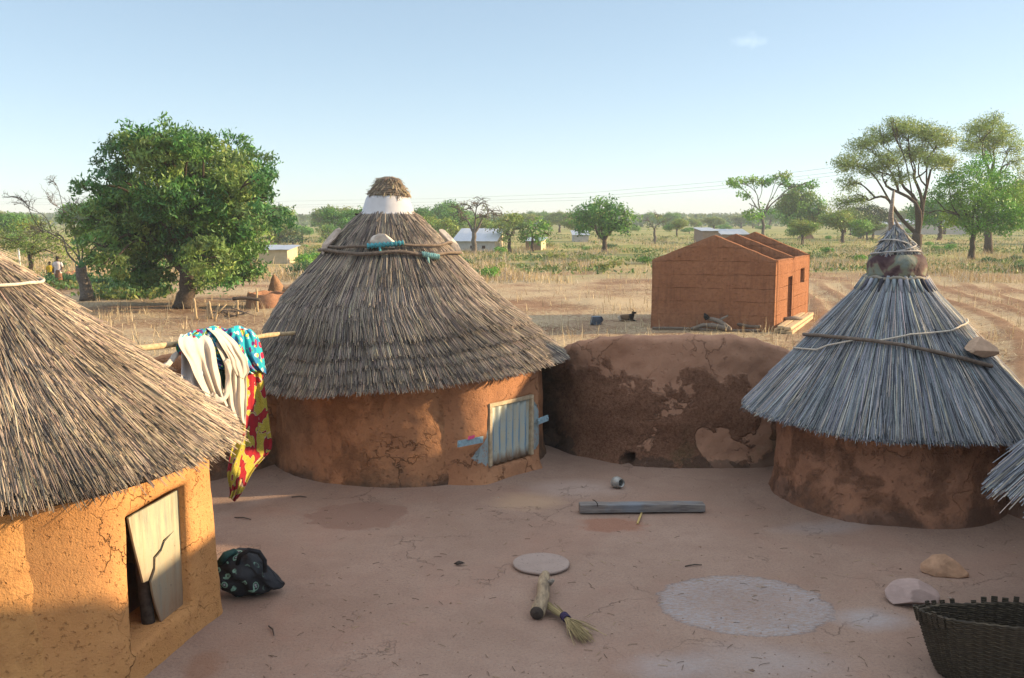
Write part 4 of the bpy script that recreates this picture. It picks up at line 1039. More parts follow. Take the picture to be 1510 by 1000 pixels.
def roof_axes(R, p):
    a, t = R.at(p); o = R.pt(a, t); dn = R.pt(a, min(1, t + .05)) - o; dn /= np.linalg.norm(dn); tg = np.array((-math.sin(a), math.cos(a), 0)); nn = np.cross(tg, dn); 
    if nn[2] < 0: nn = -nn
    return tg, dn, nn
def roof_rock(R, px, py, dims, seed, label, rot=0.0, mat=None, lift=.1):
    p = RM.hit(px, py) if R is RM else R.hit(px, py)
    tg, dn, nn = roof_axes(R, p); c, s = math.cos(rot), math.sin(rot)
    return tag(rock(p + nn * (dims[2] * .5 + lift), (tg * c + dn * s, dn * c - tg * s, nn), dims, seed, mat=mat), label, 'stone')
M_STONE_W = plain('white_stone', (0.55, 0.48, 0.41), .9, .2, 10, 0, .5, .02)
M_STONE_T = plain('tan_stone', (0.42, 0.29, 0.20), .9, .2, 7, 0, .5, .02)
p = RM.hit(565, 366); tg, dn, nn = roof_axes(RM, p)
tag(hull_rock(p + nn * .06, (tg, -dn * .75 - nn * .3, nn - dn * .35), (.18, .13, .20), HULL_B, M_STONE_W, 3), 'white lump of stone wedged above a teal rag on the bowl topped roof', 'stone')
roof_rock(RM, 497, 366, (.10, .25, .07), 8, 'long grey slab on the left flank of the bowl topped roof', -.1, M_STONE)
roof_rock(RM, 655, 366, (.09, .26, .08), 11, 'long sunlit slab on the right flank of the bowl topped roof', .1, M_STONE_W)
roof_rock(RR, 1434, 524, (.30, .17, .08), 16, 'smooth tan slab held by a stick on the grey reed roof', .12, M_STONE_T, .09)
def ground_hull(px, py, dims, label, rz, mat, hull):
    p = gp(px, py, 0); c, q = math.cos(rz), math.sin(rz)
    return tag(hull_rock((p[0], p[1], .005), (np.array((c, q, 0)), np.array((-q, c, 0)), np.array((0, 0, 1))), dims, hull, mat, 5), label, 'stone')
def ground_rock(px, py, dims, seed, label, rz, mat, tilt=0.0):
    p = gp(px, py, 0); c, s = math.cos(rz), math.sin(rz)
    ax = (np.array((c, s, tilt)), np.array((-s, c, 0)), np.array((-tilt * c, -tilt * s, 1)))
    return tag(rock((p[0], p[1], dims[2] * .5 + .015), ax, dims, seed, 7, mat=mat), label, 'stone')
ground_hull(1392, 846, (.225, .17, .20), 'rounded brown stone lying apart on the ground behind the basket', -.25, plain('brown_stone', (0.42, 0.25, 0.155), .9, .3, 8, 0, .5, .02), HULL_A)
ground_rock(1345, 888, (.25, .22, .13), 29, 'flat pinkish stone partly behind the rim of the basket', .35, plain('pink_stone', (0.37, 0.27, 0.24), .9, .15, 8, 0, .5, .02), .05)

# ------------------------------------------------------------------ basket
bc = np.array((3.72, 6.92)); bax, bay, bh = 0.60, 0.40, 0.50
V, Fc = [], []
nst = 46; na = nst * 6; nr = 72
def basket_pt(a, t, inner):
    k = 0.70 + 0.30 * t ** 0.8
    w = 0.009 * math.sin(a * nst) + 0.006 * math.sin(t * nr * 1.57) * math.cos(a * nst * .5)
    lump = 1 + .03 * math.sin(3 * a + 1) + .02 * math.sin(7 * a)
    rx, ry = bax * k * lump - (.03 if inner else 0) + w, bay * k * lump - (.03 if inner else 0) + w
    z = bh * t * (1 + .03 * math.sin(2 * a + .5)) + 0.07 * t * (-math.sin(a))
    return (bc[0] + rx * math.cos(a), bc[1] + ry * math.sin(a), z + .01)
for inner in (0, 1):
    for j in range(nr + 1):
        for i in range(na): V.append(basket_pt(2 * math.pi * i / na, j / nr, inner))
for inner in (0, 1):
    b = inner * (nr + 1) * na
    for j in range(nr):
        for i in range(na):
            i2 = (i + 1) % na; q = (b + j * na + i, b + j * na + i2, b + (j + 1) * na + i2, b + (j + 1) * na + i)
            Fc.append(q if not inner else q[::-1])
b = (nr + 1) * na
for i in range(na):
    i2 = (i + 1) % na; Fc.append((nr * na + i, nr * na + i2, b + nr * na + i2, b + nr * na + i))
Fc.append(tuple(b + i for i in range(na)))
bk = empty('woven_basket', (bc[0], bc[1], 0), 'big dark woven basket with broken rim at the bottom right corner', 'basket')
mw = NT('basket_weave'); p = mw.obj(); nn = mw.noise(mw.vm('MULTIPLY', p, (1, 1, 5)), 16, 5, .7)
wv = mw.ma('MULTIPLY_ADD', mw.ma('SINE', mw.ma('MULTIPLY', mw.sep(p)[2], 2 * math.pi / .016)), .5, .5)
c = mw.mix(mw.ma('MULTIPLY', mw.ramp(nn, [(.35, .1), (.7, 1)]), mw.ma('MULTIPLY_ADD', wv, .8, .2)), (0.03, 0.024, 0.018), (0.13, 0.10, 0.065))
M_BASKET = mw.fin(c, mw.bump(mw.ma('ADD', nn, wv), .8, .008), .8)
mesh_obj('body', V, Fc, M_BASKET, bk)
for i in range(nst):
    a = 2 * math.pi * (i + .5) / nst
    if random.random() < .1 or (math.sin(a) < -.3 and math.cos(a) > -.85): continue
    e = random.uniform(.012, .045) if math.sin(a) > -.35 or math.cos(a) < -.8 else random.uniform(-.01, .008)
    p0 = np.array(basket_pt(a, .86, 0)); p1 = np.array(basket_pt(a, 1.0, 0)); dirv = (p1 - p0) / np.linalg.norm(p1 - p0)
    tg = np.array((-bax * math.sin(a), bay * math.cos(a), 0)); tg /= np.linalg.norm(tg); on = np.cross(dirv, tg)
    q0, q1 = p0 - on * .018, p1 + dirv * e - on * .018
    Rm = Matrix((Vector(tg), Vector(on), Vector(dirv))).transposed()
    mb = MB(); mb.box((q0 + q1) / 2, (random.uniform(.035, .05), .014, np.linalg.norm(q1 - q0)), Rm); mb.build('stake', M_BASKET, bk, smooth=False)

# ------------------------------------------------------------------ black flowered bag
bp = gp(372, 878, 0)
bm = bmesh.new(); bmesh.ops.create_icosphere(bm, subdivisions=5, radius=1.0)
V = []
rt = np.array((ray(366, 860)[1], -ray(366, 860)[0], 0)); rt /= np.linalg.norm(rt); fw_ = np.array((-rt[1], rt[0], 0))
for vv in bm.verts:
    x, y, z = vv.co
    hgt = 0.46 - 0.33 * sstep(-0.05, 1.2, x)             # tall at the left, wedge to the right
    zz = (z * 0.5 + 0.5) ** 0.85 * hgt
    w = 0.19 * (1 - .35 * max(0, x) - .25 * max(0, z))
    X = x * 0.30 * (1 + .12 * (1 - zz / .5))
    g = .035 * fbm(x, y, z, 2.2, 4.0, 4) + .012 * math.sin(9 * x + 5 * z)
    Yy = y * w + g
    V.append(np.array((bp[0], bp[1], 0)) + rt * (X - .03) + fw_ * Yy + np.array((0, 0, max(0.0, zz + g * .6))))
F_ = [tuple(q.index for q in f.verts) for f in bm.faces]; bm.free()
bag = empty('cloth_bag', (bp[0], bp[1], 0), 'black bag with pale green flower print slumped against the orange hut', 'bag')
mk = NT('black_flower_cloth'); p = mk.obj()
c = mk.mix(mk.noise(p, 14, 3), (0.008, 0.009, 0.012), (0.022, 0.024, 0.03))
q = mk.vm('ADD', p, mk.vm('SCALE', mk.noise(p, 14, 2, .5, 0, 1))); q.node.inputs[1].links[0].from_node.inputs['Scale'].default_value = .05
d = mk.voro(q, 11.0); side = mk.sep(p)
msk = mk.ramp(mk.noise(p, 4.3, 2, .5), [(.40, 0), (.45, 1)])
xr_ = mk.ma('ADD', mk.ma('MULTIPLY', side[0], float(rt[0])), mk.ma('MULTIPLY', side[1], float(rt[1])))
msk = mk.ma('MULTIPLY', msk, mk.ramp(mk.ma('ADD', xr_, .5), [(.52, 1), (.62, 0)]))
ring1 = mk.ramp(d, [(.20, 0), (.23, 1), (.34, 1), (.37, 0)]); ring2 = mk.ramp(d, [(.10, 1), (.15, 0)])
c = mk.mix(mk.ma('MULTIPLY', ring1, msk), c, (0.20, 0.36, 0.28)); c = mk.mix(mk.ma('MULTIPLY', ring2, msk), c, (0.30, 0.30, 0.32))
mesh_obj('body', V, F_, mk.fin(c, mk.bump(mk.noise(p, 18, 4), .5, .015), .6, spec=.3), bag)
mb = MB()
def bagp(x, z, y=-.1): return np.array((bp[0], bp[1], 0)) + rt * x + fw_ * y + np.array((0, 0, z))
mb.tube([bagp(-.12, .36, -.12), bagp(-.10, .45, -.16), bagp(-.02, .50, -.17), bagp(.07, .47, -.16), bagp(.12, .38, -.15), bagp(.12, .27, -.15)], [.02, .022, .024, .024, .022, .02], 8)
mb.build('handle', plain('black_cloth', (0.015, 0.016, 0.02), .7, .3, 20), bag)
mb = MB(); mb.tube([bagp(-.28, .36, -.05), bagp(-.22, .45, -.10), bagp(-.15, .46, -.06), bagp(-.12, .4, .02)], [.03, .035, .03, .025], 8)
mb.build('handle', plain('dark_green_cloth', (0.02, 0.06, 0.055), .7, .5, 16), bag)

# ------------------------------------------------------------------ things lying in the yard
a, b = gp(855, 759), gp(1040, 757); ax = Vector(b - a).normalized(); up = Vector((0, 0, 1)); sd = up.cross(ax); Rm = Matrix((ax, sd, up)).transposed()
mb = MB(); N = 30; L = np.linalg.norm(b - a)
sec = [(-.075, 0), (.075, 0), (.075, .105), (-.075, .105)]; v, f = [], []
for i in range(N + 1):
    t = i / N
    for (y, z) in sec:
        v.append(a + np.array(ax) * L * t + np.array(sd) * (y + .07 + .008 * nz(t * 5, y, z, 1.3, 2)) + np.array((0, 0, .012 + z * (1 - .12 * t) + .008 * nz(t * 6, z * 9, y, 1, 5) + .006 * math.sin(t * 3))))
for i in range(N):
    for k in range(4): f.append((i * 4 + k, i * 4 + (k + 1) % 4, (i + 1) * 4 + (k + 1) % 4, (i + 1) * 4 + k))
f += [(3, 2, 1, 0), tuple(N * 4 + k for k in range(4))]
mg = NT('grey_beam_wood'); p = mg.obj(); g1 = mg.noise(mg.vm('MULTIPLY', p, (1.2, 14, 14)), 3, 5, .65); g2 = mg.noise(p, 2.5, 3)
c = mg.mix(mg.ramp(g1, [(.35, 0), (.65, 1)]), (0.12, 0.105, 0.10), (0.25, 0.225, 0.205)); c = mg.mix(mg.ma('MULTIPLY', mg.ramp(g2, [(.5, 0), (.65, 1)]), .5), c, (0.16, 0.21, 0.27))
pk = mesh_obj('beam', v, f, mg.fin(c, mg.bump(g1, .6, .01), .85), origin=a, smooth=False); add_mod_bevel(pk, .008)
tag(pk, 'straight grey squared beam lying across the courtyard', 'beam')
mb = MB(); q0, q1 = gp(946, 757, .02), gp(940, 772, .012); mb.tube([q0, (q0 + q1) / 2 + np.array((.004, 0, .012)), q1], [.012, .013, .011], 7)
tag(mb.build('cane_piece', plain('yellow_cane', (0.52, 0.38, 0.14), .7, .2, 20), origin=q0), 'short piece of yellow cane poking out from under the beam', 'stick')
mb = MB(); q0 = gp(877, 746, .11); mb.tube([gp(881, 747, .10), gp(881, 743, .13), gp(878, 739, .16), gp(874, 737, .17)], .006, 5)
tag(mb.build('twig', M_DARKWOOD, origin=q0), 'tiny hooked twig on the left end of the beam', 'twig')
# small tin pot on its side
pc = gp(910, 720, 0); axv = Vector((.55, -.8, .12)).normalized(); s1 = axv.orthogonal().normalized(); s2 = axv.cross(s1)
prof = [(-.075, .0), (-.075, .045), (-.05, .068), (-.01, .078), (.03, .072), (.055, .055), (.07, .05), (.085, .056), (.084, .048), (.06, .042), (.0, .055), (-.05, .0)]
v, f = [], []; n = 24
for (h, r) in prof:
    for k in range(n):
        q = 2 * math.pi * k / n; v.append(np.array(pc) + np.array((0, 0, .078)) + np.array(axv * h + s1 * (r * math.cos(q)) + s2 * (r * math.sin(q))))
for i in range(len(prof) - 1):
    for k in range(n): f.append((i * n + k, i * n + (k + 1) % n, (i + 1) * n + (k + 1) % n, (i + 1) * n + k))
tag(mesh_obj('small_pot', v, f, plain('tarnished_metal', (0.34, 0.34, 0.32), .5, .35, 14, .5, .3, .005), origin=pc), 'small grey metal pot on its side near the drain hole', 'pot')
# round flat lid, log and hand broom
dc = gp(798, 835, 0); rr = (gp(840, 835)[0] - gp(756, 835)[0]) / 2
v, f = lathe([(.004, rr * .98), (.016, rr), (.028, rr * .985), (.026, rr * .93), (.021, rr * .5), (.019, .004)], 0, 0, 72, .025, 9)
v = [np.array(q) + np.array((dc[0], dc[1], .012)) for q in v]
md = NT('lid_clay'); p = md.obj(); nn = md.noise(p, 6, 5, .65); c = md.mix(nn, (0.25, 0.19, 0.165), (0.37, 0.29, 0.25)); c = md.mix(md.ramp(md.noise(p, 40, 3), [(.6, 0), (.7, .6)]), c, (0.14, 0.10, 0.09))
lid = mesh_obj('clay_disc', v, f, md.fin(c, md.bump(nn, .4, .01), .85), origin=(dc[0], dc[1], 0))
tag(lid, 'round flat clay coloured disc lying on the ground under the log end', 'lid')
la, lb = gp(792, 904, .064), gp(807, 846, .09)
mb = MB(); pts = [la + (lb - la) * t + np.array((.018 * math.sin(t * 5), 0, .012 * math.sin(t * 4))) for t in np.linspace(0, 1, 16)]
mb.tube(pts, [.066, .069, .067, .064, .062, .062, .06, .06, .059, .06, .06, .058, .056, .054, .05, .042], 14)
lg = empty('log', la * np.array((1, 1, 0)), 'cut log with peeling bark resting one end on the round disc', 'log')
ml = NT('peeled_log_wood'); p = ml.obj(); nn = ml.noise(ml.vm('MULTIPLY', p, (7, 1.6, 7)), 2.2, 5, .65)
c = ml.ramp(nn, [(.35, (0.16, 0.12, 0.085)), (.5, (0.30, 0.225, 0.145)), (.62, (0.40, 0.31, 0.20))])
mb.build('bark', ml.fin(c, ml.bump(nn, .8, .02), .85), lg)
mb = MB(); d_ = (la - lb) / np.linalg.norm(la - lb); mb.tube([la + d_ * .001, la + d_ * .012], [.062, .058], 14); mb.build('cut_end', M_DARKWOOD, lg)
mb = MB(); mb.tube([pts[10] + np.array((.05, -.02, .03)), pts[10] + np.array((.09, -.04, .07))], [.03, .016], 8); mb.build('knot', M_WOOD, lg)
br = empty('hand_broom', gp(838, 916, 0), 'small straw hand broom tied in the middle, lying beside the log', 'broom')
b0, b1, b2 = gp(806, 893, .04), gp(835, 913, .05), gp(868, 948, .02)
mb = MB()
for k in range(130):
    o = np.array((random.gauss(0, .018), random.gauss(0, .018), abs(random.gauss(0, .014)))); sp = random.gauss(0, .055)
    dirb = (b2 - b1) / np.linalg.norm(b2 - b1); pr = np.array((-dirb[1], dirb[0], 0)); e = random.uniform(.55, 1.05)
    p0 = b0 + (b1 - b0) * random.uniform(-.1, .5) + o * 1.4
    p2 = b1 + (b2 - b1) * e + pr * sp + np.array((0, 0, abs(random.gauss(0, .015))))
    mb.tube([p0, b1 + o * .7, (b1 + p2) / 2 + pr * sp * .15 + o * .6, p2], [.0035, .0035, .003, .002], 4, tuple(np.array((.40, .31, .16)) * random.uniform(.5, 1.25)), cap=False)
mb.build('straws', M_DRY, br, smooth=False)
mb = MB()
for k in range(6):
    c = b1 + dirb * (.012 * k - .05); r_ = .033
    mb.tube([c + pr * (r_ * math.cos(q)) + np.array((0, 0, .008 + r_ * .9 * math.sin(q))) for q in np.linspace(0, 6.283, 16)], .008, 5)
mb.build('binding', plain('purple_black_cord', (0.035, 0.025, 0.06), .8, .4, 40), br)
# dry leaf and twigs
lp = gp(677, 832, .015); mb = MB()
v = [lp + np.array((x, y, z)) for x, y, z in ((-.055, 0, .005), (-.02, -.025, .0), (.02, -.022, .006), (.06, .0, .012), (.02, .02, .022), (-.02, .025, .02), (0, 0, .035))]
mb.add(v, [(0, 1, 6), (1, 2, 6), (2, 3, 6), (3, 4, 6), (4, 5, 6), (5, 0, 6)]); lf = mb.build('dry_leaf', M_DARKWOOD, origin=lp); add_solid(lf, .003)
tag(lf, 'single curled dry leaf in the open middle of the courtyard', 'leaf')
for (x0, y0, x1, y1, lb) in ((396, 923, 404, 937, 'short dark twig on bare ground below the black bag'), (346, 763, 370, 766, 'thin twig on the ground just right of the orange hut corner'), (430, 733, 452, 733, 'thin straight twig near the left wall of the bowl topped hut'), (1010, 835, 1035, 833, 'thin twig lying just above the pale ash ring')):
    q0, q1 = gp(x0, y0, .01), gp(x1, y1, .012); mb = MB(); mb.tube([q0, (q0 + q1) / 2 + np.array((.01, .008, .008)), q1], [.006, .007, .004], 5)
    tag(mb.build('twig', M_DARKWOOD, origin=q0), lb, 'twig')

mb = MB(); rl = random.Random(31)
for k in range(900):
    px, py = rl.uniform(300, 1500), rl.uniform(700, 1010); p = gp(px, py)
    if court(p[0], p[1]) < .05 or any(math.hypot(p[0] - h[0], p[1] - h[1]) < h[2] + .08 for h in HUTS.values()) or (p[0] < -2.4): continue
    z = ground_z(p[0], p[1]); r_ = rl.uniform(.003, .011) * (2.0 if rl.random() < .06 else 1); kk = rl.random()
    if kk < .6:
        tone = rl.choice(((.30, .19, .14), (.16, .10, .075), (.42, .33, .27), (.22, .14, .10)))
        q = [p + np.array((rl.uniform(.6, 1.3) * r_ * x, rl.uniform(.6, 1.3) * r_ * y, z + rl.uniform(.5, .9) * r_ * zz)) for x, y, zz in ((1, 0, .2), (0, 1, .2), (-1, 0, .2), (0, -1, .2), (.1, 0, 1.1))]
        mb.add(q, [(0, 1, 4), (1, 2, 4), (2, 3, 4), (3, 0, 4)], tone)
    else:
        a = rl.uniform(0, 6.28); L = rl.uniform(.02, .09); d = np.array((math.cos(a), math.sin(a), 0)); p[2] = z + .004
        mb.tube([p, p + d * L * .5 + np.array((0, 0, .004)), p + d * L + np.array((rl.uniform(-.01, .01), 0, .001))], .0022, 3, rl.choice(((.40, .30, .18), (.10, .07, .05), (.20, .14, .09))), cap=False)
tag(mb.build('courtyard_litter', M_DRY, smooth=False, origin=(1, 9, 0)), 'grit, straw bits and crumbs strewn over the beaten courtyard', 'litter', kind='stuff')
# ------------------------------------------------------------------ unfinished earth house
hA, hB = gp(960, 484, FIELD), gp(1141, 489, FIELD)
hC = gp(1191, 466, FIELD)
e2 = (hC - hB); len2 = np.linalg.norm(e2); e2 /= len2
e1 = (hB - hA); len1 = np.linalg.norm(e1); e1 /= len1
house = empty('earth_house', (hA + hB) / 2 + e2 * len2 / 2, 'unfinished red earth house without a roof, three gable walls standing', 'house')
def earth():
    m = NT('red_earth_wall'); p = m.pos(); X, Y, Z = m.sep(p)
    n1 = m.noise(p, .8, 5, .6); n2 = m.noise(p, 9, 5, .7); n3 = m.noise(p, 34, 3, .7)
    c = m.mix(m.ramp(n1, [(.3, 0), (.7, 1)]), (0.285, 0.125, 0.066), (0.35, 0.165, 0.09))
    c = m.mix(m.ramp(n2, [(.4, 0), (.7, .6)]), c, (0.16, 0.066, 0.036)); c = m.mix(m.ma('MULTIPLY', n3, .35), c, (0.36, 0.17, 0.09))
    zz = m.ma('ADD', m.ma('MULTIPLY', m.ma('ADD', Z, 5.0), 1 / .47), m.ma('MULTIPLY', m.noise(p, 1.1, 4, .6), .22))
    fr = m.ma('FRACT', zz); ln = m.ramp(fr, [(.0, 1), (.05, 0)])
    ln = m.ma('MULTIPLY', ln, m.ramp(m.noise(p, 1.5, 3), [(.42, .1), (.6, 1)]))
    c = m.mix(m.ma('MULTIPLY', ln, .8), c, (0.13, 0.055, 0.03))
    pit = m.ramp(m.noise(p, 16, 4, .7), [(.30, 1), (.38, 0)]); c = m.mix(m.ma('MULTIPLY', pit, .5), c, (0.12, 0.05, 0.028))
    ws = m.noise(m.vm('MULTIPLY', p, (3.5, 3.5, .35)), 1.5, 5, .7); c = m.mix(m.ramp(ws, [(.5, 0), (.72, .55)]), c, (0.13, 0.062, 0.04))
    h = m.ma('SUBTRACT', m.ma('ADD', m.ma('MULTIPLY', n2, .8), m.ma('MULTIPLY', n3, .4)), m.ma('ADD', m.ma('MULTIPLY', ln, .4), m.ma('MULTIPLY', pit, .5)))
    return m.fin(c, m.bump(h, 1.0, .06), .95, spec=.05)
M_EARTH = earth()
ZE, ZRG = 2.05, 2.92
T = 0.26
def gable(o, tt, name, ze, zr, th=T, jag=.0):
    """gable wall across the house at distance tt along e2"""
    n = 44; v, f = [], []
    o = o + e2 * tt
    for lay in (0, 1):
        for i in range(n + 1):
            s = i / n; x = T * .5 + (len1 - T) * s if lay is None else len1 * s
            zt = ze + (zr - ze) * (1 - abs(2 * s - 1)) + .018 * nz(s * 14, tt, 0, 1, 3) 
            for j in range(13):
                z = FIELD - .3 + (zt - FIELD + .3) * j / 12
                g = .03 * fbm(s * 4, z, tt + lay * 9, 1.6, 5, 5)
                flare = .03 * math.exp(-(z - FIELD) / .2) if z > FIELD - .31 else 0
                v.append(o + e1 * x + e2 * (th * lay + (g + flare) * (-1 if lay == 0 else 1)) + np.array((0, 0, z)) - np.array((0, 0, o[2])))
    m_ = (n + 1) * 13
    for i in range(n):
        for j in range(12):
            q = (i * 13 + j, (i + 1) * 13 + j, (i + 1) * 13 + j + 1, i * 13 + j + 1); f.append(q); f.append(tuple(k + m_ for k in q[::-1]))
        f.append((i * 13 + 12, (i + 1) * 13 + 12, m_ + (i + 1) * 13 + 12, m_ + i * 13 + 12))
    for i in (0, n):
        for j in range(12): f.append((i * 13 + j, i * 13 + j + 1, m_ + i * 13 + j + 1, m_ + i * 13 + j))
    return mesh_obj(name, v, f, M_EARTH, house)
gable(hA, 0, 'gable_wall', ZE, ZRG)
gable(hA, len2 * .47, 'gable_wall', ZE + .02, ZRG + .0)
gable(hA, len2 - T, 'gable_wall', ZE + .02, ZRG + .04)
def side_wall(o, name, holes, off):
    """long wall from gable to gable with openings (s0, s1, z0, z1) above ground"""
    s_ = sorted(set([T, len2 - T] + list(np.linspace(T, len2 - T, 26)) + [h[0] for h in holes] + [h[1] for h in holes]))
    z_ = sorted(set(list(np.linspace(FIELD - .3, ZE, 14)) + [FIELD + h[2] for h in holes] + [FIELD + h[3] for h in holes]))
    inn = lambda s, z: any(h[0] < s < h[1] and FIELD + h[2] < z < FIELD + h[3] for h in holes)
    v, f, ix = [], [], {}
    def vt(s, z, l):
        k = (round(s, 4), round(z, 4), l)
        if k not in ix:
            ix[k] = len(v); g = .01 * fbm(s, z, l * 5, 1.3, 8, 4) + (.03 * math.exp(-(z - FIELD) / .2))
            zz = z + (.02 * nz(s * 3, 0, 0, 1, 9) if z > ZE - .01 else 0)
            v.append(o + e2 * s + off * (g if l == 0 else -T) + np.array((0, 0, zz - o[2])))
        return ix[k]
    for i in range(len(s_) - 1):
        for j in range(len(z_) - 1):
            if inn((s_[i] + s_[i + 1]) / 2, (z_[j] + z_[j + 1]) / 2): continue
            c = [(s_[i], z_[j]), (s_[i + 1], z_[j]), (s_[i + 1], z_[j + 1]), (s_[i], z_[j + 1])]
            f.append(tuple(vt(*q, 0) for q in c)); f.append(tuple(vt(*q, 1) for q in c[::-1]))
            for (di, dj, e) in ((0, -1, (0, 1)), (1, 0, (1, 2)), (0, 1, (2, 3)), (-1, 0, (3, 0))):
                a, b = i + di, j + dj
                ed = a < 0 or b < 0 or a >= len(s_) - 1 or b >= len(z_) - 1 or inn((s_[a] + s_[a + 1]) / 2, (z_[b] + z_[b + 1]) / 2)
                if ed: f.append((vt(*c[e[0]], 0), vt(*c[e[0]], 1), vt(*c[e[1]], 1), vt(*c[e[1]], 0)))
    return mesh_obj(name, v, f, M_EARTH, house)
def s_on_right(px):               # distance along the right wall at a photo column
    best = min(np.linspace(0, len2, 400), key=lambda s: abs((lambda q: 755 + F * q[0] / (q[1] * CP + (CAM_H - 1.0) * SP))(hB + e2 * s) - px)); return float(best)
off = np.array((e2[1], -e2[0], 0))
side_wall(hB, 'side_wall', [(s_on_right(1162), s_on_right(1170.5), .12, 1.78), (s_on_right(1180), s_on_right(1186), 1.42, 1.98)], off)
side_wall(hA, 'side_wall', [], -off)
# timber by the corner, logs along the gable
M_TIMBER = plain('sawn_timber', (0.50, 0.37, 0.22), .8, .25, 9, 0, .4, .006)
tA, tB = gp(1157, 493, FIELD), gp(1186, 470, FIELD); td = (tB - tA) / np.linalg.norm(tB - tA); ts = np.array((td[1], -td[0], 0)); LT = np.linalg.norm(tB - tA)
for i, (o, z, l0, l1, w, lb) in enumerate(((-.30, .05, .05, .98, .2, 'lower sawn board of the pile, nearest the earth house wall'), (-.06, .06, .0, 1.0, .2, 'lower sawn board in the middle of the pile by the house corner'), (.17, .05, -.04, 1.0, .2, 'outermost lower sawn board of the pile by the house corner'), (-.16, .19, .02, .97, .22, 'upper sawn board of the pile, on the house side'), (.10, .18, -.02, 1.02, .22, 'upper sawn board of the pile, on the open side'))):
    p0, p1 = tA + td * LT * l0 + ts * o, tA + td * LT * l1 + ts * (o + .03 * i)
    ax = Vector(p1 - p0).normalized(); sd = Vector((0, 0, 1)).cross(ax); mb = MB(); mb.box((p0 + p1) / 2 + np.array((0, 0, z + .02)), (np.linalg.norm(p1 - p0), w, .11), Matrix((ax, sd, Vector((0, 0, 1)))).transposed())
    ob = mb.build('timber_board', M_TIMBER, origin=p0, smooth=False); add_mod_bevel(ob, .008); tag(ob, lb, 'board', 'sawn boards piled by the earth house')
q = tA + td * LT * .42 + np.array((0, 0, .31)); mb = MB(); mb.tube([q - ts * .3 + td * -.2, q + np.array((0, 0, .02)), q + ts * .28 + td * .15], [.06, .075, .05], 9)
tag(mb.build('short_log', M_WOOD, origin=q), 'short grey log lying across the sawn boards', 'log')
M_LOGG = plain('grey_log_wood', (.19, .155, .125), .9, .35, 8, 0, .7, .02)
def gpx(px, py, dz=0): return gp(px, py, FIELD) + np.array((0, 0, dz))
mb = MB(); mb.tube([gpx(1020, 489, .1), gpx(1036, 488, .2), gpx(1052, 489, .22), gpx(1066, 490, .16), gpx(1078, 491, .12)], [.05, .075, .08, .085, .06], 9)
tag(mb.build('crooked_log', M_LOGG, origin=gpx(1050, 490)), 'crooked grey log lying along the gable foot', 'log', 'grey logs by the gable')
fk = empty('forked_log', gpx(1058, 489), 'forked grey log with a charred stub, piled on the crooked log', 'log', 'grey logs by the gable')
mb = MB(); mb.tube([gpx(1042, 488, .44), gpx(1052, 488, .40), gpx(1060, 489, .36), gpx(1070, 490, .24), gpx(1077, 491, .14)], [.06, .075, .085, .07, .06], 9); mb.build('trunk', M_LOGG, fk)
mb = MB(); mb.tube([gpx(1058, 489, .36), gpx(1065, 489, .46), gpx(1073, 489, .56)], [.06, .045, .03], 8); mb.build('branch', M_LOGG, fk)
mb = MB(); mb.tube([gpx(1043, 488, .43), gpx(1040, 488, .52), gpx(1038, 488, .62)], [.1, .09, .02], 8); mb.build('charred_stub', plain('charcoal', (.015, .014, .014), .9, .4, 12), fk)
for x0, x1, z, lb in ((962, 1120, .06, 'long thin pole lying on the ground against the gable foot'), (1078, 1121, .20, 'shorter dark pole resting by the right end of the gable foot')):
    mb = MB(); a_, b_ = gpx(x0, 486.5, z), gpx(x1, 490.5, z); mb.tube([a_ + (b_ - a_) * t + np.array((0, 0, .02 * math.sin(t * 7))) for t in np.linspace(0, 1, 12)], .055, 7)
    tag(mb.build('pole', M_STICK, origin=a_), lb, 'pole')
# dark bundle and small goat resting left of the house
p = gpx(878, 479); bnd = rock((p[0], p[1], FIELD + .16), ((1, 0, 0), (0, 1, 0), (0, 0, 1)), (.30, .26, .24), 77, 5, 'bundle', plain('blue_black_plastic', (.03, .045, .07), .35, .5, 7, 0, .6, .05, .5)); bnd.data.polygons.foreach_set('use_smooth', [True] * len(bnd.data.polygons)); tag(bnd, 'shiny blue black bundle lying on the field soil', 'bundle')
def skin_body(name, verts, edges, radii, mat, parent=None, lev=2, origin=None):
    me = bpy.data.meshes.new(name); w = np.array(parent.location) if parent is not None else np.array(origin)
    me.from_pydata([tuple(np.array(v) - w) for v in verts], edges, []); me.update()
    o = bpy.data.objects.new(name, me); COL.objects.link(o); me.materials.append(mat)
    if parent is not None: o.parent = parent
    else: o.location = tuple(w)
    sk = o.modifiers.new('skin', 'SKIN'); sk.use_smooth_shade = True
    lay = me.skin_vertices[0].data
    for i, r in enumerate(radii): lay[i].radius = (r, r) if not hasattr(r, '__len__') else r
    lay[0].use_root = True
    s = o.modifiers.new('sub', 'SUBSURF'); s.levels = lev; s.render_levels = lev
    return o
gx = gpx(924, 474.5); G = lambda x, y, z: gx + np.array((x, y, z))
goat = empty('goat', gx, 'small black and tan goat resting on the soil left of the red house', 'goat')
mgo = NT('goat_hide'); p = mgo.obj(); X, Y, Z = mgo.sep(p)
c = mgo.ramp(mgo.ma('ADD', mgo.ma('ADD', X, .5), mgo.ma('MULTIPLY', mgo.ma('SUBTRACT', mgo.noise(p, 5, 3), .5), .25)), [(.10, (.02, .017, .015)), (.20, (.40, .34, .27)), (.27, (.13, .085, .05)), (.52, (.17, .11, .065)), (.60, (.012, .011, .011))])
